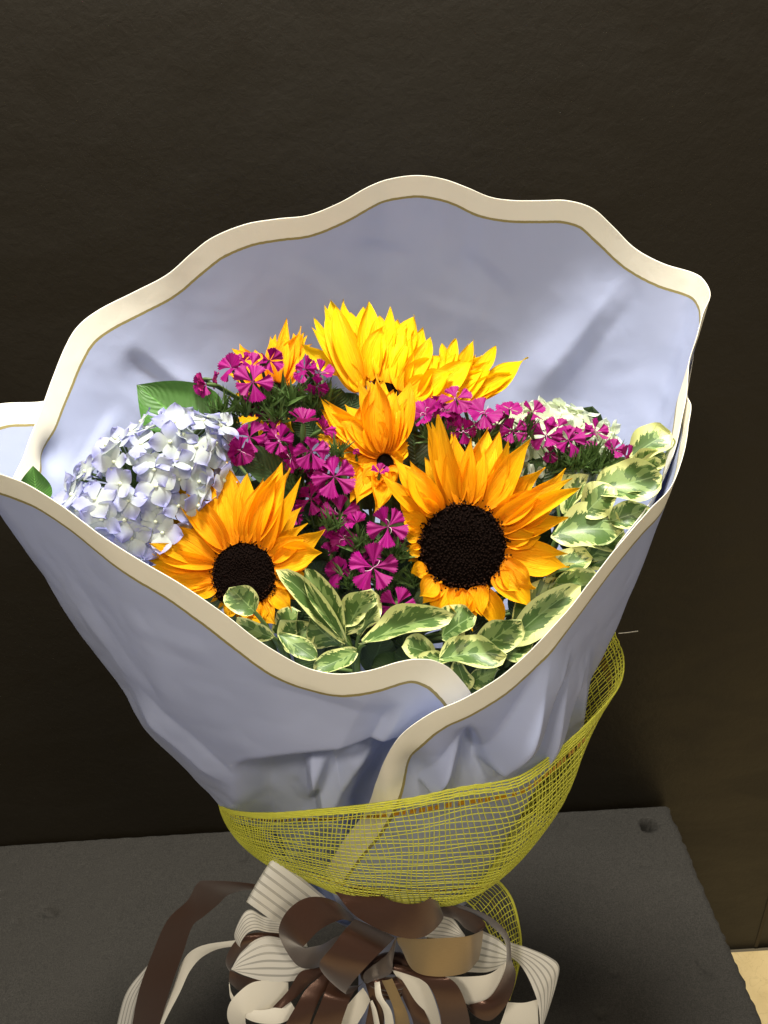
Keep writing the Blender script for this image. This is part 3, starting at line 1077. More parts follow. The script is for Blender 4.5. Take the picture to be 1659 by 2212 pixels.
def hydrangea(label, C, ax, radii, nf, fr, mat, key, off, jitter=0.25, seedn=1):
    lr = random.Random(seedn)
    t = thing("hydrangea", label, "hydrangea", C, "hydrangea heads in the bouquet")
    mes = hyd_meshes(mat, key)
    a0, a1, a2 = ax
    for q in range(nf):
        zz = 1 - 2 * (q + 0.5) / nf
        th = q * 2.39996 + lr.uniform(-0.2, 0.2)
        rr = math.sqrt(1 - zz * zz)
        l = np.array([rr * math.cos(th), rr * math.sin(th), zz])
        k = 1 + lr.uniform(-0.12, 0.06)
        p = C + (a0 * l[0] * radii[0] + a1 * l[1] * radii[1] + a2 * l[2] * radii[2]) * k
        n = unit(a0 * l[0] / radii[0] + a1 * l[1] / radii[1] + a2 * l[2] / radii[2])
        if np.dot(n, unit(CP - p)) < -0.35 and n[2] < 0.2:
            continue
        q2 = proj(p)
        if key == 'b' and q2[1] > np.interp(q2[0], [60, 130, 210, 300, 390, 480], [1048, 1090, 1150, 1208, 1260, 1322]) + 12:
            continue
        n = unit(n + np.array([lr.uniform(-1, 1) for _ in range(3)]) * jitter)
        x, y, z = frame(n, np.array([lr.uniform(-1, 1), lr.uniform(-1, 1), 0.3]))
        size = fr * lr.uniform(0.82, 1.18)
        fl = bpy.data.objects.new("floret", mes[5])
        COL.objects.link(fl)
        fl.parent = t
        fl.matrix_basis = mat4(x, y, z, p - C, size)
        a = lr.uniform(0, 6.28)
        for kk in range(4):
            pe = bpy.data.objects.new("petal", mes[lr.randrange(5)])
            COL.objects.link(pe)
            pe.parent = fl
            an = a + kk * math.pi / 2 + lr.uniform(-0.12, 0.12)
            tl = lr.uniform(-0.25, 0.18)
            pe.matrix_basis = Matrix.Translation((0, 0, 0.035 * (kk % 2))) @ Matrix.Rotation(an, 4, 'Z') @ Matrix.Rotation(tl, 4, 'Y') @ Matrix.Rotation(lr.uniform(-0.2, 0.2), 4, 'X')
        v, f = tube([p - n * 0.003, p * 0.7 + C * 0.3, C], [0.0008, 0.0011, 0.0016], 4)
        mk("floret_stalk", v, f, M['stem'], t)
    stem_to_neck(t, C, 0.004, off)
    return t


HC = P(318, 1068, 47.2)
s_ = pxsize(HC)
long_ = unit(CR[:, 0] * 0.72 + CR[:, 1] * 0.70)
cam_ = unit(CP - HC)
long_ = unit(long_ - cam_ * np.dot(long_, cam_))
hyd1 = hydrangea("pale blue and lavender hydrangea head on the left", HC, (long_, np.cross(cam_, long_), cam_), (212 * s_, 132 * s_, 95 * s_), 150, 41 * s_, M['hydb'], 'b', 5.0, 0.5, 3)
make_leaf(hyd1, P(450, 955, 51.5), P(295, 831, 53), 190 * s_, M['hydleaf'], right=0, up=15, cup=0.3, tipp=1.05, basep=0.5, wav=0.02)
HC2 = P(1175, 984, 54.3)
s_ = pxsize(HC2)
hyd2 = hydrangea("creamy white hydrangea head on the right under magenta flowers", HC2, (CR[:, 0], CR[:, 1], unit(CP - HC2)), (158 * s_, 106 * s_, 70 * s_), 130, 34 * s_, M['hydw'], 'w', 5.8, 0.5, 8)
# leaf tip of the blue hydrangea poking out at the far left corner of the wrap
make_leaf(hyd1, P(80, 1082, 45.6), P(71, 1006, 46.4), 60 * s_, M['hydleaf'], right=-10, up=10, cup=0.4, tipp=1.0, basep=0.4)


# ---- sweet william
def dianthus_petal(seed, narrow):
    ns, nt = 8, 19
    lr = random.Random(seed)
    V, UV = [], []
    wid = lr.uniform(0.48, 0.58) if narrow else lr.uniform(0.64, 0.78)
    for i in range(ns):
        s = i / (ns - 1)
        for k in range(nt):
            t = -1 + 2 * k / (nt - 1)
            half = wid * ((0.28 + 0.72 * s ** 0.7) if narrow else (0.5 + 0.5 * s ** 0.8))
            r = s * (1 - 0.10 * t * t)
            if i == ns - 1:
                r += (0.055 if k % 2 == 0 else -0.035) + lr.uniform(-0.02, 0.02)
            an = t * half
            z = 0.12 * s + 0.05 * math.sin(4 * t + seed) * s + 0.045 * math.sin(8 * t + seed * 2) * s * s + (-0.16 + 0.14 * math.sin(seed * 3)) * s * s - 0.08 * t * t * s
            V.append((r * math.cos(an), r * math.sin(an), z))
            UV.append((t, s))
    return V, grid_faces(ns, nt), UV


DP = []
for q in range(10):
    me = mesh("dianthus_petal", *dianthus_petal(q * 5 + 2, q >= 5))
    me.materials.append(M['mag'])
    DP.append(me)
mbs = MB()
for sg in (-1, 1):
    pts = spline([(0, 0, -0.05), (0.05 * sg, 0.02, 0.18), (0.16 * sg, 0.05, 0.34), (0.30 * sg, 0.0, 0.36), (0.36 * sg, -0.06, 0.28)], 12)
    mbs.add(*tube(pts, np.linspace(0.014, 0.009, 12), 4))
ST = mesh("stamens", np.vstack(mbs.v), mbs.f)
ST.materials.append(M['stamen'])
v_, f_ = tube([(0, 0, 0.0), (0, 0, -0.25), (0, 0, -0.7), (0, 0, -0.95)], [0.10, 0.15, 0.17, 0.10], 8)
CALYX = mesh("calyx", v_, f_)
CALYX.materials.append(M['bract'])


def sweet_william(label, florets, tufts, off, seedn):
    """florets: (px, py, Y, radius px, right deg, up deg, openness 0..1); tufts: (px, py, Y, size px)"""
    lr = random.Random(seedn)
    cen = np.mean([P(f[0], f[1], f[2] + 3) for f in florets], axis=0) + np.array([0, 0.01, -0.03])
    t = thing("sweet_william", label, "sweet william", cen, "magenta sweet william clusters")
    more = []
    for (px, py, yc, rp, rt, up, op) in florets:
        if rp > 30 and lr.random() < 0.8:
            more.append((px + lr.uniform(-48, 48), py + lr.uniform(-22, 50), yc + lr.uniform(0.8, 1.8), rp * lr.uniform(0.6, 0.85), rt + lr.uniform(-50, 50), up + lr.uniform(-40, 30), lr.uniform(0.35, 0.9)))
    for (px, py, yc, rp, rt, up, op) in list(florets) + more:
        C = P(px, py, yc)
        s = pxsize(C) * rp * 0.88
        n = toward(C, rt, up)
        x, y, z = frame(n, np.array([lr.uniform(-1, 1), 0.2, lr.uniform(-1, 1)]))
        fl = bpy.data.objects.new("flower", CALYX)
        COL.objects.link(fl)
        fl.parent = t
        fl.matrix_basis = mat4(x, y, z, C - cen, s)
        a = lr.uniform(0, 6.28)
        fam = 5 if lr.random() < 0.68 else 0
        for k in range(5):
            pe = bpy.data.objects.new("petal", DP[fam + lr.randrange(5)])
            COL.objects.link(pe)
            pe.parent = fl
            an = a + k * 2 * math.pi / 5 + lr.uniform(-0.1, 0.1)
            pe.matrix_basis = Matrix.Translation((0, 0, 0.012 * (k % 3))) @ Matrix.Rotation(an, 4, 'Z') @ Matrix.Rotation(-(1 - op) * 1.25 + lr.uniform(-0.42, 0.38), 4, 'Y') @ Matrix.Rotation(lr.uniform(-0.3, 0.3), 4, 'X')
        if op > 0.5 and lr.random() < 0.5:
            sm = bpy.data.objects.new("stamens", ST)
            COL.objects.link(sm)
            sm.parent = fl
            sm.matrix_basis = Matrix.Rotation(lr.uniform(0, 6.28), 4, 'Z')
        # stalk from calyx to the head of the stem
        b = C - n * s * 0.9
        v, f = tube(spline([b, b * 0.5 + cen * 0.5 - np.array([0, 0, 0.006]), cen - np.array([0, 0, 0.02])], 7), 0.0012, 5)
        mk("flower_stalk", v, f, M['bract'], t)
    mb = MB()
    for (px, py, yc, sz) in tufts:
        C = P(px, py, yc - 0.9)
        s = pxsize(C) * sz
        for q in range(46):
            d = unit(np.array([lr.gauss(0, 0.62), lr.gauss(-0.15, 0.5), 0.55 + abs(lr.gauss(0, 0.5))]))
            L = s * lr.uniform(0.6, 1.2)
            V, F, UV = blade(L, L * lr.uniform(0.09, 0.16), 6, 3, 0.0, lr.uniform(-0.25, 0.25), 0.4, 0, lr.uniform(-0.08, 0.08), tip=1.0, base=0.3)
            e2 = unit(np.cross(d, np.array([lr.uniform(-1, 1), lr.uniform(-1, 1), 0.2])))
            o = C + np.array([lr.uniform(-1, 1), lr.uniform(-1, 1), lr.uniform(-0.6, 0.2)]) * s * 0.28
            mb.add(put(V, o, d, e2, np.cross(d, e2)), F, UV)
    mb.build("bracts", M['bract'], t, "stuff")
    stem_to_neck(t, cen - np.array([0, 0, 0.02]), 0.0028, off)
    return t


sweet_william("magenta sweet william cluster at the upper left above the hydrangea", [
    (546, 826, 51.5, 50, 4, 22, 1.0), (500, 796, 53, 38, -35, 42, .85), (545, 792, 53.5, 40, 0, 55, .8), (582, 780, 53.5, 36, 45, 25, .7), (446, 830, 53, 34, -55, 10, .35),
    (660, 798, 53, 36, -30, 30, .8), (690, 808, 53.3, 38, 40, 50, .75), (684, 832, 52.5, 34, 20, -55, .7)],
    [(482, 900, 52.5, 62), (530, 890, 53, 60), (575, 880, 53, 60), (625, 865, 53.5, 60), (670, 880, 53.5, 60), (700, 860, 54, 52), (500, 925, 53, 50)], 6.4, 11)
sweet_william("magenta sweet william cluster in the middle below the top sunflower", [
    (540, 945, 50, 44, -20, 30, .8), (492, 985, 49.5, 40, -50, 0, .6), (520, 975, 49.3, 36, 20, -10, .7), (655, 915, 49.5, 44, 10, 72, .6), (605, 952, 50, 40, -25, 25, .8), (672, 976, 48.5, 46, 8, 18, 1.0), (630, 990, 49.5, 36, -30, -10, .7),
    (722, 1030, 47.5, 56, 0, 14, 1.0), (672, 1078, 48.6, 42, -30, 10, .8), (640, 1110, 48.3, 34, -30, -20, .6), (735, 1112, 47.3, 50, -15, 10, .9), (590, 935, 51, 36, 10, 35, .7), (560, 990, 50.5, 34, -10, 10, .7), (700, 1000, 49.2, 36, 25, 30, .8)],
    [(560, 1010, 51.5, 60), (640, 1020, 51, 62), (690, 1130, 49.5, 60), (600, 900, 52.5, 50), (730, 980, 50, 44), (650, 1060, 51, 60)], 7.0, 12)
sweet_william("magenta sweet william cluster between the two big sunflower discs", [
    (838, 1138, 44.8, 52, 10, 8, 1.0), (770, 1130, 46, 32, -20, 62, .45), (715, 1196, 46, 30, -10, 60, .35), (806, 1226, 43.6, 60, 0, 6, 1.0), (735, 1236, 45.2, 40, -35, -5, .7), (858, 1308, 42.4, 46, 0, -16, .9), (820, 1022, 48, 26, 10, 45, .3), (745, 1165, 46.3, 36, -30, 10, .6), (770, 980, 49.3, 13, 0, 40, .2)],
    [(780, 1180, 46.5, 60), (850, 1200, 46, 62), (830, 1270, 45, 60), (760, 1260, 45.5, 56), (890, 1260, 45.5, 50), (720, 1140, 47, 50)], 7.6, 13)
sweet_william("magenta sweet william cluster behind the largest sunflower, nearest the top", [
    (985, 862, 52, 42, 5, 35, .85), (920, 896, 51.5, 42, -20, 40, .8), (1046, 894, 51, 46, 5, 40, .95), (1000, 930, 50.5, 34, 10, -20, .7), (1100, 884, 52, 34, 20, 50, .7), (1150, 892, 51.5, 34, 40, 55, .5), (1108, 932, 50.5, 36, 0, 10, .8), (960, 890, 51.6, 32, 10, 40, .7)],
    [(960, 950, 52, 56), (1040, 950, 52, 58), (1100, 970, 51.5, 60), (1140, 940, 52, 50), (930, 940, 52, 50)], 8.2, 14)
sweet_william("magenta sweet william cluster on the right beside the variegated leaves", [
    (1180, 942, 50.5, 42, -15, 25, .8), (1228, 952, 50, 42, 15, 20, .85), (1205, 925, 51, 34, 0, 50, .7), (1285, 934, 51, 36, 45, 35, .75), (1255, 940, 50.8, 34, 10, 45, .7), (1325, 972, 50, 30, 20, 30, .6), (1350, 990, 49.5, 36, 50, 10, .55), (1188, 978, 50, 26, 0, -30, .5)],
    [(1240, 1010, 50.5, 60), (1280, 1010, 50.5, 62), (1310, 1000, 51, 54), (1200, 1010, 51, 56), (1260, 985, 51, 50)], 8.9, 15)


# ---- variegated foliage
def sprig(label, node, leaves, off):
    """node: (px,py,Y); leaves: (bx,by,tx,ty,width px,dYbase,dYtip,right,up,cup,twist)"""
    N = P(*node)
    t = thing("pittosporum_sprig", label, "foliage", N, "variegated leaf sprigs")
    for lf in leaves:
        bx, by, tx, ty, w, yb, yt = lf[:7]
        rt, up = (lf[7], lf[8]) if len(lf) > 8 else (rng.uniform(-20, 20), rng.uniform(-10, 25))
        cup = (lf[9] if len(lf) > 9 else 0.25) + rng.uniform(-0.1, 0.45)
        tw = lf[10] if len(lf) > 10 else rng.uniform(-0.9, 0.9)
        b, e = P(bx, by, yb), P(tx, ty, yt)
        make_leaf(t, b, e, w * pxsize(b) * rng.uniform(1.0, 1.3), M['varleaf'], right=rt, up=up, cup=cup, twist=tw, tipp=rng.uniform(.42, .6), basep=rng.uniform(.6, .85), lift=rng.uniform(-.05, .12), curl=rng.uniform(-.2, .05), sway=rng.uniform(-.08, .08), wav=rng.uniform(.08, .16))
        v, f = tube(spline([b + (e - b) * 0.04, b * 0.6 + N * 0.4, N + np.array([0, 0, -0.008])], 6), 0.0013, 5)
        mk("leaf_stalk", v, f, M['stem'], t)
    stem_to_neck(t, N, 0.0026, off)


sprig("variegated leaf sprig at the front centre with long upright leaves", (768, 1412, 41.5), [
    (747, 1388, 590, 1243, 48, 41.0, 41.5, -35, 25, .5), (742, 1374, 661, 1225, 52, 41.2, 42.5, 20, 10, .55), (746, 1368, 803, 1275, 74, 41.6, 42.5, 0, 0, .2), (775, 1372, 814, 1302, 40, 41, 41.5, 50, 0, .4),
    (783, 1392, 976, 1334, 58, 40.0, 38.5, -5, 40, .45), (770, 1408, 684, 1436, 48, 40.2, 38.4, 0, 15, .3), (735, 1394, 672, 1332, 66, 41.5, 41.5, -20, -10, .2), (740, 1350, 770, 1300, 50, 42, 42.5, -30, 10)], 9.4)
sprig("variegated leaf sprig at the front left below the left sunflower", (610, 1395, 41.5), [
    (602, 1370, 682, 1424, 40, 40.0, 38.5, 0, 10, .3), (612, 1390, 668, 1350, 66, 41.5, 41.5, 20, 25), (550, 1322, 497, 1270, 60, 40.8, 41.2, 10, 0, .3), (590, 1378, 514, 1330, 40, 40.0, 39.8, -10, 10, .3), (600, 1370, 640, 1320, 50, 42, 42)], 9.9)
sprig("variegated leaf sprig at the front where the paper overlaps", (985, 1435, 41.0), [
    (949, 1424, 1088, 1402, 60, 39.6, 38.6, 0, 45, .4), (985, 1425, 1006, 1492, 42, 39.6, 38.8, -25, -10, .3), (1012, 1475, 1078, 1444, 46, 39.2, 38.7, 10, -20, .3), (955, 1376, 1026, 1332, 74, 41, 41, -10, 20, .2), (1030, 1408, 1126, 1338, 74, 40.6, 40.5, 10, 15, .3),
    (935, 1415, 870, 1398, 48, 40.8, 40.2, -15, 0), (960, 1420, 905, 1440, 44, 40.5, 39.6, 0, 10), (1000, 1400, 960, 1370, 56, 41.5, 41.8)], 10.3)
sprig("variegated leaf sprig under the largest sunflower by the right rim", (1120, 1370, 43.5), [
    (1095, 1392, 1262, 1275, 72, 41.2, 42.0, 20, -5, .4), (1108, 1365, 1238, 1270, 92, 42.2, 43.0, 10, 25, .2), (1158, 1290, 1292, 1232, 64, 43.6, 43.8, 5, 40, .4), (1165, 1240, 1280, 1204, 58, 44.6, 44.5, 0, 40, .3), (1200, 1262, 1296, 1250, 60, 43.6, 43, 20, 0), (1090, 1420, 1160, 1370, 50, 41, 41, 10, -10)], 10.8)
sprig("variegated leaf sprig at the right middle with broad grey green leaves", (1215, 1140, 47.5), [
    (1190, 1158, 1348, 1143, 96, 46.6, 45.6, -5, 35, .3), (1255, 1215, 1348, 1156, 64, 45.2, 44.8, 20, -10, .2), (1222, 1112, 1268, 1026, 50, 48, 48.5, -35, 10, .4), (1262, 1112, 1330, 1056, 78, 47.2, 47.3, 10, 10, .25), (1290, 1060, 1428, 1022, 84, 48, 47.8, 0, 35, .4),
    (1318, 1126, 1402, 1094, 62, 46.6, 46.3, 5, 15, .2), (1200, 1080, 1252, 1030, 56, 49, 49, 10, 20), (1235, 1200, 1300, 1185, 56, 46, 45.6, 0, 20)], 11.3)
sprig("variegated leaf sprig at the far right, highest of the leaves", (1340, 1030, 49.5), [
    (1358, 992, 1450, 934, 62, 49.4, 49.5, 0, 25, .35), (1362, 1012, 1434, 976, 48, 49, 48.8, 5, 30, .4), (1385, 1022, 1428, 994, 36, 48.6, 48.5, 15, 5, .2), (1418, 1010, 1452, 945, 26, 49, 49.4, 60, 0, .3), (1320, 1045, 1395, 1048, 56, 48.4, 47.6, 0, 30), (1330, 1010, 1300, 1050, 40, 49.5, 48.5)], 11.8)


# ---- dark broad leaves inside
def leaf_stem(label, node, leaves, off):
    N = P(*node)
    t = thing("leaf_sprig", label, "foliage", N, "dark leaf sprigs")
    for (bx, by, tx, ty, w, yb, yt, rt, up) in leaves:
        b = P(bx, by, yb)
        make_leaf(t, b, P(tx, ty, yt), w * pxsize(b), M['darkleaf'], right=rt, up=up, cup=0.25, tipp=0.5, basep=0.6)
        v, f = tube(spline([b, b * 0.5 + N * 0.5, N], 5), 0.0014, 5)
        mk("leaf_stalk", v, f, M['stem'], t)
    stem_to_neck(t, N, 0.0026, off)


leaf_stem("dark green leaf sprig behind the left sunflower", (640, 1110, 51), [
    (655, 1080, 524, 968, 74, 49.5, 49.5, 30, 0), (640, 1090, 600, 990, 70, 50.5, 51.5, 0, 20), (660, 1140, 625, 1070, 60, 49, 49, -20, 10), (600, 1120, 540, 1040, 70, 51, 52, 0, 10), (700, 1110, 700, 1060, 60, 50, 50.5, 10, 10), (700, 1240, 690, 1130, 100, 48, 49, 0, 10), (650, 1210, 725, 1140, 90, 48.4, 49, 0, 10), (740, 1230, 700, 1180, 90, 47.6, 48.4, 0, 10), (680, 1290, 700, 1210, 90, 46.6, 47.4, 0, 0)], 12.2)
leaf_stem("dark green leaf sprig beside the top sunflower", (730, 930, 56), [
    (700, 930, 735, 838, 66, 54.5, 55, 10, 10), (735, 930, 770, 850, 70, 55.5, 56.5, 0, 20), (690, 950, 640, 880, 70, 55.5, 56, 0, 10), (720, 960, 690, 910, 60, 54, 54, 20, 0)], 12.7)
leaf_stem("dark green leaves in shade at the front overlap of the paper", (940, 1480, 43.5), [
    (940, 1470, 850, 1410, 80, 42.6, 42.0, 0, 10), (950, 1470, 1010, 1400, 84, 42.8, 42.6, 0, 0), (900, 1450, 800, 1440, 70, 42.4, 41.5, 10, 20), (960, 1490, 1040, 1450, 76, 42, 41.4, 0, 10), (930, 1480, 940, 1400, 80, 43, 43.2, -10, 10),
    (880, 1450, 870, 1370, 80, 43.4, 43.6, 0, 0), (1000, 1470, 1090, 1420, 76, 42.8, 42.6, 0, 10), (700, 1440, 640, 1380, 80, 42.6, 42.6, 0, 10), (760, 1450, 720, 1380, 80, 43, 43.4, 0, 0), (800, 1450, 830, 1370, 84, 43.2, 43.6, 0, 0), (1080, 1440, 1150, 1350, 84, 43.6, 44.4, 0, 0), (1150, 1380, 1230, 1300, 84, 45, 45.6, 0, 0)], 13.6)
lr_ = random.Random(21)
inner = []
for k in range(80):
    x = lr_.uniform(430, 1330)
    y = lr_.uniform(930, 1400)
    if y > 1180 + 0.45 * (x - 350) and x < 800:
        y = 1150
    yy = dome(y) + lr_.uniform(2.2, 6.0)
    a = lr_.uniform(0, 6.28)
    inner.append((x, y + 30, x + 90 * math.cos(a), y + 90 * math.sin(a), lr_.uniform(60, 100), yy, yy + lr_.uniform(-1.5, 1), lr_.uniform(-30, 30), lr_.uniform(-10, 40)))
inner += [(900, 1030, 892, 930, 96, 51.0, 52.5, 0, 10), (860, 1110, 850, 1020, 96, 49.6, 51, 0, 10), (890, 1090, 905, 1000, 90, 50, 51, 0, 0), (1200, 1330, 1200, 1240, 96, 46.4, 47, 0, 0), (1130, 1350, 1160, 1260, 96, 46, 47, 0, 0),
          (700, 1370, 660, 1290, 100, 45.0, 46, 0, 0), (600, 1350, 620, 1270, 96, 45.4, 46.4, 0, 0), (780, 1360, 760, 1270, 100, 45.2, 46.4, 0, 0), (880, 1380, 890, 1290, 100, 45, 46.2, 0, 0), (1160, 1080, 1190, 990, 90, 51, 52, 0, 0), (800, 1100, 790, 1010, 96, 50.2, 51.4, 0, 0)]
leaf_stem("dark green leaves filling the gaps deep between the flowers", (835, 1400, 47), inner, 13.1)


# ------------------------------------------------------------------ yellow net ribbon
net = thing("net_ribbon", "yellow open mesh net ribbon wound round the base of the wrap", "ribbon", NECK + np.array([0, 0, -0.01]))


def net_surface(top, bot, bulge):
    T = np.array([P(*p) for p in top])
    B = np.array([P(*p) for p in bot])
    n = 400
    # sample both edges with the same parameter (control points correspond)
    def spl(C):
        k = len(C)
        e = np.vstack([2 * C[0] - C[1], C, 2 * C[-1] - C[-2]])
        t = np.linspace(0, k - 1, n)
        i = np.clip(t.astype(int), 0, k - 2)
        f = (t - i)[:, None]
        a, b, c, d = e[i], e[i + 1], e[i + 2], e[i + 3]
        return 0.5 * (2 * b + (c - a) * f + (2 * a - 5 * b + 4 * c - d) * f ** 2 + (3 * b - a - 3 * c + d) * f ** 3)
    T, B = spl(T), spl(B)
    # even out along the top edge
    L = np.concatenate([[0], np.cumsum(np.linalg.norm(np.diff(T, axis=0), axis=1) + 0.35 * np.linalg.norm(np.diff(B, axis=0), axis=1))])
    tt = np.linspace(0, L[-1], n)
    T = np.stack([np.interp(tt, L, T[:, k]) for k in range(3)], 1)
    B = np.stack([np.interp(tt, L, B[:, k]) for k in range(3)], 1)
    O = (T + B) / 2 - NECK
    O[:, 2] = 0
    O /= np.linalg.norm(O, axis=1)[:, None] + 1e-9
    if np.ndim(bulge):
        bulge = np.interp(np.linspace(0, 1, n), *bulge)[:, None]
    C = (T + B) / 2 + O * bulge

    def S(u, v):
        x = np.clip(u, 0, 1) * (n - 1)
        i = np.clip(x.astype(int), 0, n - 2)
        f = (x - i)[:, None]
        t, c, b = (A[i] * (1 - f) + A[i + 1] * f for A in (T, C, B))
        v = v[:, None]
        return (1 - v) ** 2 * t + 2 * v * (1 - v) * c + v * v * b
    return S, L[-1]


def weave(S, length, rows, cols, name, rad=0.00038, shear=0.03, seedn=1, edge=True, tin=(0.055, 0.62)):
    lr = random.Random(seedn)
    mb = MB()
    for r in range(rows):
        v0 = r / (rows - 1)
        u = np.linspace(0, 1, 300)
        ph = lr.uniform(0, 6)
        v = np.clip(v0 + 0.006 * np.sin(u * 40 + ph) + 0.004 * np.sin(u * 97 + ph * 2), 0, 1)
        mb.add(*tube(S(u, v), rad * (1.0 if 0 < r < rows - 1 else 2.0), 3))
    for c in range(cols):
        v = np.linspace(0, 1, 34)
        u0 = (c + lr.uniform(-0.18, 0.18)) / (cols - 1)
        u = u0 + shear * (v - 0.5) + 0.003 * np.sin(v * 9 + c * 0.35)
        ok = (u >= 0) & (u <= 1)
        if ok.sum() < 3:
            continue
        p = S(u[ok], v[ok])
        mb.add(*tube(p, rad * 1.05, 3))
    mb.build(name, M['thread'], net, "stuff")
    # selvage and gold tinsel dashes
    if edge:
        me = MB()
        for vv in (0.0, 0.012, 0.024, 0.036, 1.0):
            u = np.linspace(0, 1, 420)
            me.add(*tube(S(u, np.full(420, vv) + 0.0012 * np.sin(u * 500 + vv * 60) * (1 if vv < 0.9 else 0)), 0.0006, 4))
        me.build("selvage", M['thread'], net)
        for vv in tin:
            mt = MB()
            q = 0.0
            while q < 0.99:
                w = lr.uniform(0.003, 0.006)
                u = np.linspace(q, min(1, q + w), 4)
                a = S(u, np.full(4, vv))
                b = S(u, np.full(4, vv + 0.022))
                mt.add(np.vstack([a, b]), [(i, i + 1, i + 5, i + 4) for i in range(3)])
                q += w + lr.uniform(0.001, 0.006)
            mt.build("tinsel_line", M['tinsel'], net, "stuff")


TOP = [(600, 1668, 52), (530, 1700, 49.5), (480, 1728, 46.5), (476, 1740, 43.5), (510, 1753, 40.5), (580, 1757, 38), (680, 1750, 36.2), (800, 1738, 34.9), (900, 1722, 34.4), (1000, 1700, 34.4), (1110, 1682, 35.4),
       (1180, 1640, 37), (1240, 1590, 39), (1300, 1530, 41.3), (1335, 1485, 43.3), (1347, 1440, 45.5), (1338, 1392, 48), (1302, 1334, 51), (1262, 1400, 54), (1220, 1500, 56)]
BOT = [(640, 1850, 50), (610, 1830, 48.5), (580, 1840, 46.5), (575, 1850, 45), (590, 1870, 43.2), (630, 1895, 41.6), (685, 1912, 40.2), (750, 1942, 39.4), (820, 1956, 39.2), (890, 1962, 39.2), (950, 1962, 39.4),
       (985, 1950, 39.8), (1005, 1936, 40.2), (1018, 1922, 40.8), (1026, 1916, 41.6), (1030, 1908, 42.6), (1030, 1900, 44), (1020, 1890, 46), (990, 1880, 48), (950, 1875, 49.5)]
S, Ln = net_surface(TOP, BOT, ([0, 0.25, 0.45, 0.55, 0.64, 0.70, 0.78, 1], [0.01, 0.022, 0.030, 0.046, 0.040, 0.0, -0.04, -0.04]))
weave(S, Ln, 38, 190, "net", shear=0.045)
S2_, L2_ = net_surface([(1030, 1905, 42), (1070, 1900, 41.5), (1105, 1940, 41.2), (1122, 2000, 41.2), (1126, 2050, 41.6), (1115, 2110, 42), (1100, 2160, 42.5)],
                       [(1000, 1940, 41.4), (1022, 1960, 40.8), (1045, 1990, 40.4), (1065, 2030, 40.4), (1080, 2070, 40.8), (1090, 2115, 41.4), (1095, 2160, 42)], 0.0)
weave(S2_, L2_, 12, 26, "net_tail", shear=0.0, seedn=4, tin=(0.5, 0.9))
tp = P(1336, 1368, 49.5)
v, f = tube(spline([tp, P(1358, 1366, 49.3), P(1378, 1363, 49)], 6), 0.0004, 5)
mk("loose_thread", v, f, M['cream'], net)

# ------------------------------------------------------------------ bow
bow = thing("ribbon_bow", "big bow of brown and striped white satin ribbon loops at the neck", "bow", P(835, 2100, 39.5))


def strip(name, A, B, mat, n=60, na=9, belly=0.0007):
    A3 = np.array([P(*p) for p in A])
    B3 = np.array([P(*p) for p in B])

    def spl(C):
        k = len(C)
        e = np.vstack([2 * C[0] - C[1], C, 2 * C[-1] - C[-2]])
        t = np.linspace(0, k - 1, n)
        i = np.clip(t.astype(int), 0, k - 2)
        f = (t - i)[:, None]
        a, b, c, d = e[i], e[i + 1], e[i + 2], e[i + 3]
        return 0.5 * (2 * b + (c - a) * f + (2 * a - 5 * b + 4 * c - d) * f ** 2 + (3 * b - a - 3 * c + d) * f ** 3)
    A3, B3 = spl(A3), spl(B3)
    NN = np.cross(np.gradient((A3 + B3) / 2, axis=0), B3 - A3)
    NN /= np.linalg.norm(NN, axis=1)[:, None] + 1e-9
    NN *= np.sign((NN * (CP - A3)).sum(1))[:, None]
    V, UV = [], []
    for i in range(n):
        for k in range(na):
            t = k / (na - 1)
            V.append(A3[i] * (1 - t) + B3[i] * t + NN[i] * belly * (1 - (2 * t - 1) ** 2))
            UV.append((t, i / (n - 1) * 6))
    o = mk(name, V, grid_faces(n, na), M[mat], bow, UV)
    return o


def zs(name, A, B, mat, n=60):
    """strip traced on an enlargement of the bow"""
    f = lambda q: (474 + 0.4494 * q[0], 1830 + 0.4494 * q[1], q[2])
    return strip(name, [f(q) for q in A], [f(q) for q in B], mat, n)


# brown loops
zs("brown_loop", [(735, 170, 38), (790, 238, 36.6), (880, 270, 35.8), (970, 266, 36), (1025, 225, 37), (985, 195, 38.5), (890, 182, 39.3), (800, 205, 39.3)],
   [(555, 215, 38), (660, 335, 36.4), (850, 428, 35.2), (985, 430, 35.4), (1075, 345, 36.8), (1040, 300, 38.6), (900, 260, 39.4), (820, 280, 39.4)], 'brown')
zs("brown_loop", [(640, 330, 38), (560, 262, 37.2), (470, 238, 36.6), (390, 255, 36.2), (320, 315, 35.8), (285, 395, 35.8), (305, 470, 36.2), (370, 565, 36.8), (440, 585, 37.2), (520, 560, 38)],
   [(650, 370, 37.4), (600, 348, 36.6), (540, 365, 36), (480, 400, 35.4), (430, 450, 35), (402, 484, 35), (440, 480, 35.8), (500, 465, 36.6), (560, 430, 37.4), (620, 410, 38)], 'brown')
zs("brown_loop", [(650, 345, 36.8), (600, 400, 35.4), (540, 480, 34.6), (482, 555, 34.4), (500, 610, 34.8), (560, 660, 35.6), (640, 690, 37)],
   [(845, 435, 36.8), (790, 490, 35.2), (720, 560, 34.3), (640, 650, 34.2), (607, 705, 34.8), (650, 690, 36), (700, 640, 37.4)], 'brown')
zs("brown_loop", [(845, 440, 36.8), (800, 520, 36.6), (700, 600, 36.8), (695, 650, 37.2)], [(850, 450, 37.4), (835, 540, 37.4), (820, 610, 37.6), (720, 650, 37.8)], 'brown')
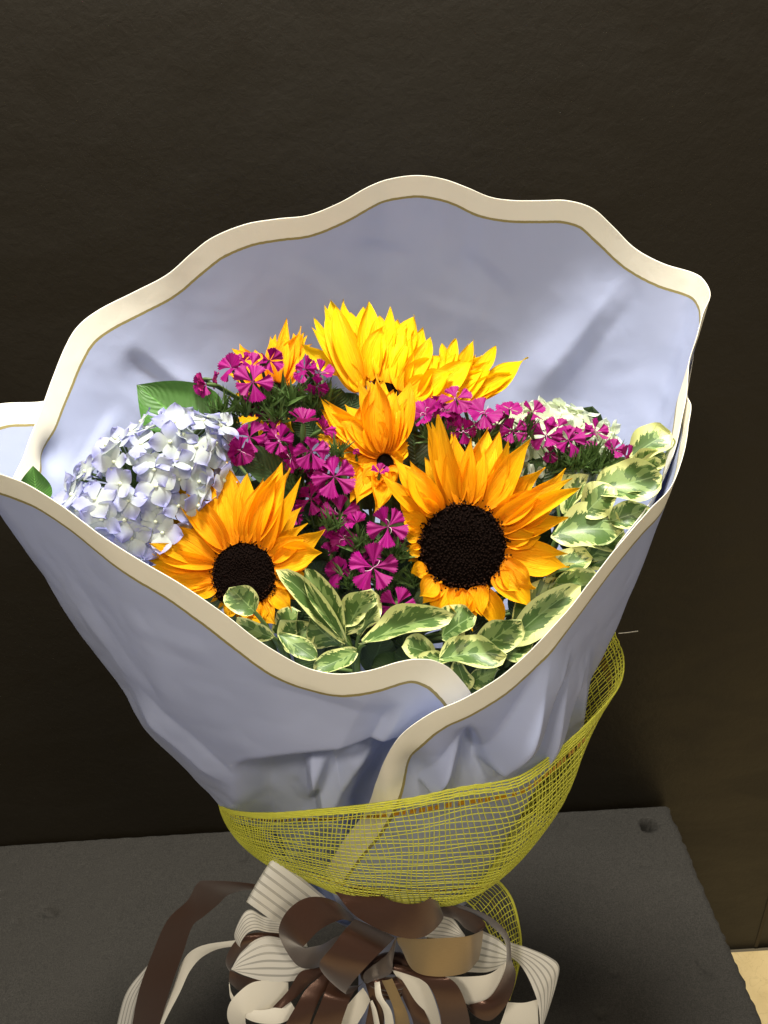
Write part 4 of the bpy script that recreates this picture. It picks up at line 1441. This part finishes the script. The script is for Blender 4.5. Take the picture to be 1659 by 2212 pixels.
zs("brown_loop", [(1050, 258, 38.6), (1130, 285, 38.4), (1220, 320, 38.2), (1278, 365, 38), (1262, 410, 37.7)], [(1075, 330, 38.8), (1140, 350, 38.6), (1180, 390, 38.5), (1230, 415, 38.2), (1250, 420, 37.8)], 'brown')
zs("brown_loop", [(1080, 262, 39), (1200, 290, 38.6), (1310, 340, 37.8), (1390, 425, 36.8), (1405, 540, 36.2), (1425, 620, 36), (1390, 740, 35.8), (1310, 830, 35.8), (1240, 820, 36), (1190, 770, 36.4)],
   [(1110, 300, 39.4), (1220, 325, 39.2), (1300, 375, 38.8), (1365, 440, 38), (1380, 520, 37.4), (1365, 610, 37), (1300, 720, 36.6), (1210, 755, 36.4), (1190, 760, 36.5), (1180, 765, 36.6)], 'brown')
zs("brown_loop", [(300, 412, 38.8), (180, 410, 38.4), (90, 440, 38), (40, 510, 38), (30, 560, 38.2), (50, 600, 38.6)], [(300, 440, 38.6), (220, 430, 38.2), (150, 460, 37.9), (90, 530, 37.9), (60, 580, 38.1), (100, 620, 38.6)], 'brown')
zs("brown_loop", [(50, 592, 37.8), (130, 625, 37.6), (240, 645, 37.6)], [(45, 650, 37.8), (110, 695, 37.6), (210, 670, 37.6)], 'brown', 24)
# champagne face of the turned loop
zs("champagne_loop", [(850, 433, 37.2), (960, 440, 36.2), (1080, 436, 35.8), (1190, 428, 36.2), (1268, 400, 37.6)], [(870, 480, 37), (930, 590, 35.8), (1040, 622, 35.2), (1180, 605, 35.6), (1245, 545, 37)], 'gold')
# striped white loops
zs("white_loop", [(520, 250, 39.2), (400, 150, 38.7), (270, 50, 39), (290, 66, 40.3), (430, 190, 41)], [(380, 440, 38.9), (250, 350, 38.2), (138, 268, 38.4), (155, 282, 39.7), (300, 380, 40.5)], 'white')
zs("white_loop", [(420, 350, 39), (320, 345, 38.6), (220, 335, 38.1), (150, 300, 37.8), (105, 335, 37.7), (72, 435, 38), (140, 470, 39), (280, 470, 39.6)],
   [(420, 420, 38.4), (310, 415, 38.1), (230, 408, 37.7), (175, 398, 37.4), (128, 420, 37.4), (100, 480, 37.8), (160, 520, 38.8), (290, 530, 39.4)], 'white')
zs("white_loop", [(420, 460, 38.7), (310, 440, 38.4), (210, 430, 38.1), (110, 500, 37.6), (60, 580, 37.3)], [(440, 590, 37.6), (370, 640, 37.2), (230, 645, 36.9), (130, 620, 36.9), (60, 590, 37.2)], 'white')
zs("white_loop", [(1040, 318, 39.2), (1110, 330, 38.9), (1178, 420, 38.7)], [(985, 432, 38.5), (1080, 440, 38.4), (1178, 440, 38.3)], 'white', 24)
zs("white_loop", [(1250, 395, 38.9), (1340, 440, 38.6), (1395, 500, 38.2), (1390, 540, 37.6)], [(1185, 600, 38.7), (1290, 600, 38.4), (1375, 565, 37.9), (1385, 545, 37.6)], 'white', 40)
zs("white_loop", [(1080, 622, 37.3), (1200, 622, 36.9), (1300, 608, 36.8), (1380, 550, 37.4)], [(1130, 690, 37), (1195, 757, 36.6), (1270, 740, 36.6), (1345, 690, 37)], 'cream', 30)
zs("white_loop", [(1380, 450, 39), (1500, 490, 38.3), (1590, 530, 37.8), (1632, 570, 37.6), (1625, 640, 37.6), (1590, 760, 37.4), (1550, 870, 37), (1500, 950, 37)],
   [(1390, 520, 38.7), (1440, 560, 38.2), (1480, 620, 37.6), (1515, 700, 37), (1532, 760, 36.8), (1540, 830, 36.6), (1535, 880, 36.5), (1490, 960, 36.6)], 'white')
zs("white_loop", [(1385, 745, 37.6), (1460, 748, 37.4), (1530, 732, 37.1)], [(1350, 850, 37.2), (1410, 900, 37), (1535, 890, 36.7)], 'cream', 24)
zs("white_loop", [(330, 650, 37.4), (250, 640, 37), (160, 650, 36.6), (90, 700, 36.3), (45, 760, 36.2), (40, 830, 36.3), (80, 900, 36.6)],
   [(330, 690, 37), (280, 760, 36.4), (200, 790, 36), (130, 800, 35.8), (125, 830, 35.8), (130, 860, 36), (150, 920, 36.4)], 'cream')
zs("white_loop", [(45, 650, 37), (70, 720, 36.6), (150, 780, 36), (270, 770, 35.8), (330, 720, 36.2)], [(45, 660, 36.9), (60, 740, 36.5), (140, 830, 35.7), (280, 850, 35.2), (380, 800, 35.6)], 'cream')
# ends and lower loops fanning down out of the picture
zs("brown_tail", [(480, 580, 37.2), (390, 600, 36.6), (330, 690, 36.2), (255, 770, 35.6)], [(510, 610, 37), (440, 650, 36.4), (370, 720, 35.9), (300, 775, 35.4)], 'brown', 30)
zs("brown_tail", [(500, 610, 36.8), (420, 680, 36), (370, 760, 35.2), (310, 870, 34.6), (280, 980, 34.6)], [(570, 650, 36.6), (500, 700, 35.9), (460, 780, 35.1), (425, 880, 34.6), (400, 990, 34.6)], 'brown', 40)
zs("brown_tail", [(530, 640, 36.4), (490, 740, 35.2), (440, 870, 34.5), (420, 980, 34.5)], [(650, 690, 36.4), (620, 750, 35.3), (580, 870, 34.6), (560, 980, 34.6)], 'brown', 40)
zs("white_tail", [(690, 675, 37), (640, 730, 36.2), (585, 810, 35.8), (560, 960, 35.6)], [(725, 735, 37), (700, 790, 36.3), (655, 870, 35.8), (640, 960, 35.8)], 'cream', 40)
zs("brown_tail", [(700, 650, 37.6), (720, 740, 37.2), (700, 860, 36.8), (690, 960, 36.6)], [(790, 640, 37.6), (800, 740, 37.2), (790, 860, 36.8), (790, 960, 36.6)], 'brown', 30)
zs("white_tail", [(745, 650, 37.2), (752, 720, 36.6), (790, 800, 36.2), (800, 960, 36)], [(770, 645, 37.2), (785, 720, 36.4), (830, 800, 36), (850, 960, 36)], 'cream', 30)
zs("white_tail", [(720, 740, 37.2), (735, 800, 36.8), (760, 960, 36.4)], [(735, 735, 37.0), (760, 800, 36.6), (790, 960, 36.2)], 'cream', 24)
zs("champagne_tail", [(780, 640, 37.3), (815, 720, 36.8), (840, 800, 36.4), (850, 960, 36.2)], [(830, 630, 37.4), (870, 720, 37), (910, 820, 36.6), (930, 960, 36.4)], 'gold', 30)
zs("white_tail", [(830, 590, 37.9), (900, 700, 37.4), (960, 830, 37), (980, 960, 36.8)], [(910, 590, 37.7), (1000, 660, 37.2), (1055, 800, 36.8), (1075, 960, 36.6)], 'cream', 40)
zs("brown_tail", [(850, 620, 37.6), (880, 720, 37.3), (930, 840, 36.8), (940, 960, 36.8)], [(880, 640, 37.6), (960, 740, 37.2), (1010, 850, 36.6), (1020, 960, 36.5)], 'brown', 30)
zs("brown_tail", [(900, 600, 37), (1000, 660, 36), (1050, 760, 35.4), (1070, 880, 35.1), (1075, 990, 35)], [(1000, 600, 36.8), (1120, 640, 35.8), (1180, 740, 35.2), (1210, 880, 35), (1215, 990, 35)], 'brown', 40)
zs("brown_loop", [(840, 560, 38), (900, 575, 37.8), (980, 610, 37.6)], [(835, 590, 37.6), (900, 610, 37.4), (985, 640, 37.2)], 'brown', 20)
strip("brown_tail", [(640, 1950, 41), (560, 1912, 43), (450, 1902, 45), (425, 1910, 45.6), (405, 1945, 46), (360, 1990, 46.2), (325, 2070, 46), (300, 2140, 45.5), (285, 2215, 45), (270, 2300, 44.5)],
      [(640, 1990, 41), (560, 1928, 43), (500, 1930, 44.5), (470, 1955, 45), (440, 1980, 45.2), (415, 2002, 45.4), (395, 2060, 45.2), (370, 2130, 44.7), (345, 2215, 44.2), (325, 2300, 43.8)], 'brown')
strip("white_tail", [(620, 2020, 42), (500, 2032, 44), (430, 2045, 45.2), (395, 2075, 45.6), (375, 2130, 45.2), (345, 2200, 44.6), (325, 2260, 44.2), (310, 2320, 44)],
      [(620, 2045, 41.8), (500, 2045, 43.8), (445, 2062, 44.8), (412, 2095, 45), (388, 2145, 44.6), (354, 2212, 44), (335, 2270, 43.8), (320, 2330, 43.6)], 'cream')
strip("white_tail", [(330, 2075, 46.8), (310, 2095, 46.8), (275, 2140, 46.6), (258, 2190, 46.4), (245, 2260, 46), (240, 2330, 45.6)], [(345, 2090, 46.4), (325, 2120, 46.2), (308, 2165, 46), (297, 2215, 45.7), (290, 2270, 45.4), (285, 2330, 45.2)], 'white')
# the tied knot
mbk = MB()
kc = P(838, 2108, 38.6)
for q in range(3):
    a = [kc + np.array([0.012 * math.cos(t) * (1 + 0.2 * q), 0.010 * math.sin(t), 0.006 * (q - 1) + 0.002 * math.sin(2 * t)]) for t in np.linspace(0, 2 * math.pi, 20)]
    mbk.add(*tube(a, 0.005, 8))
mbk.build("knot", M['brown'], bow)
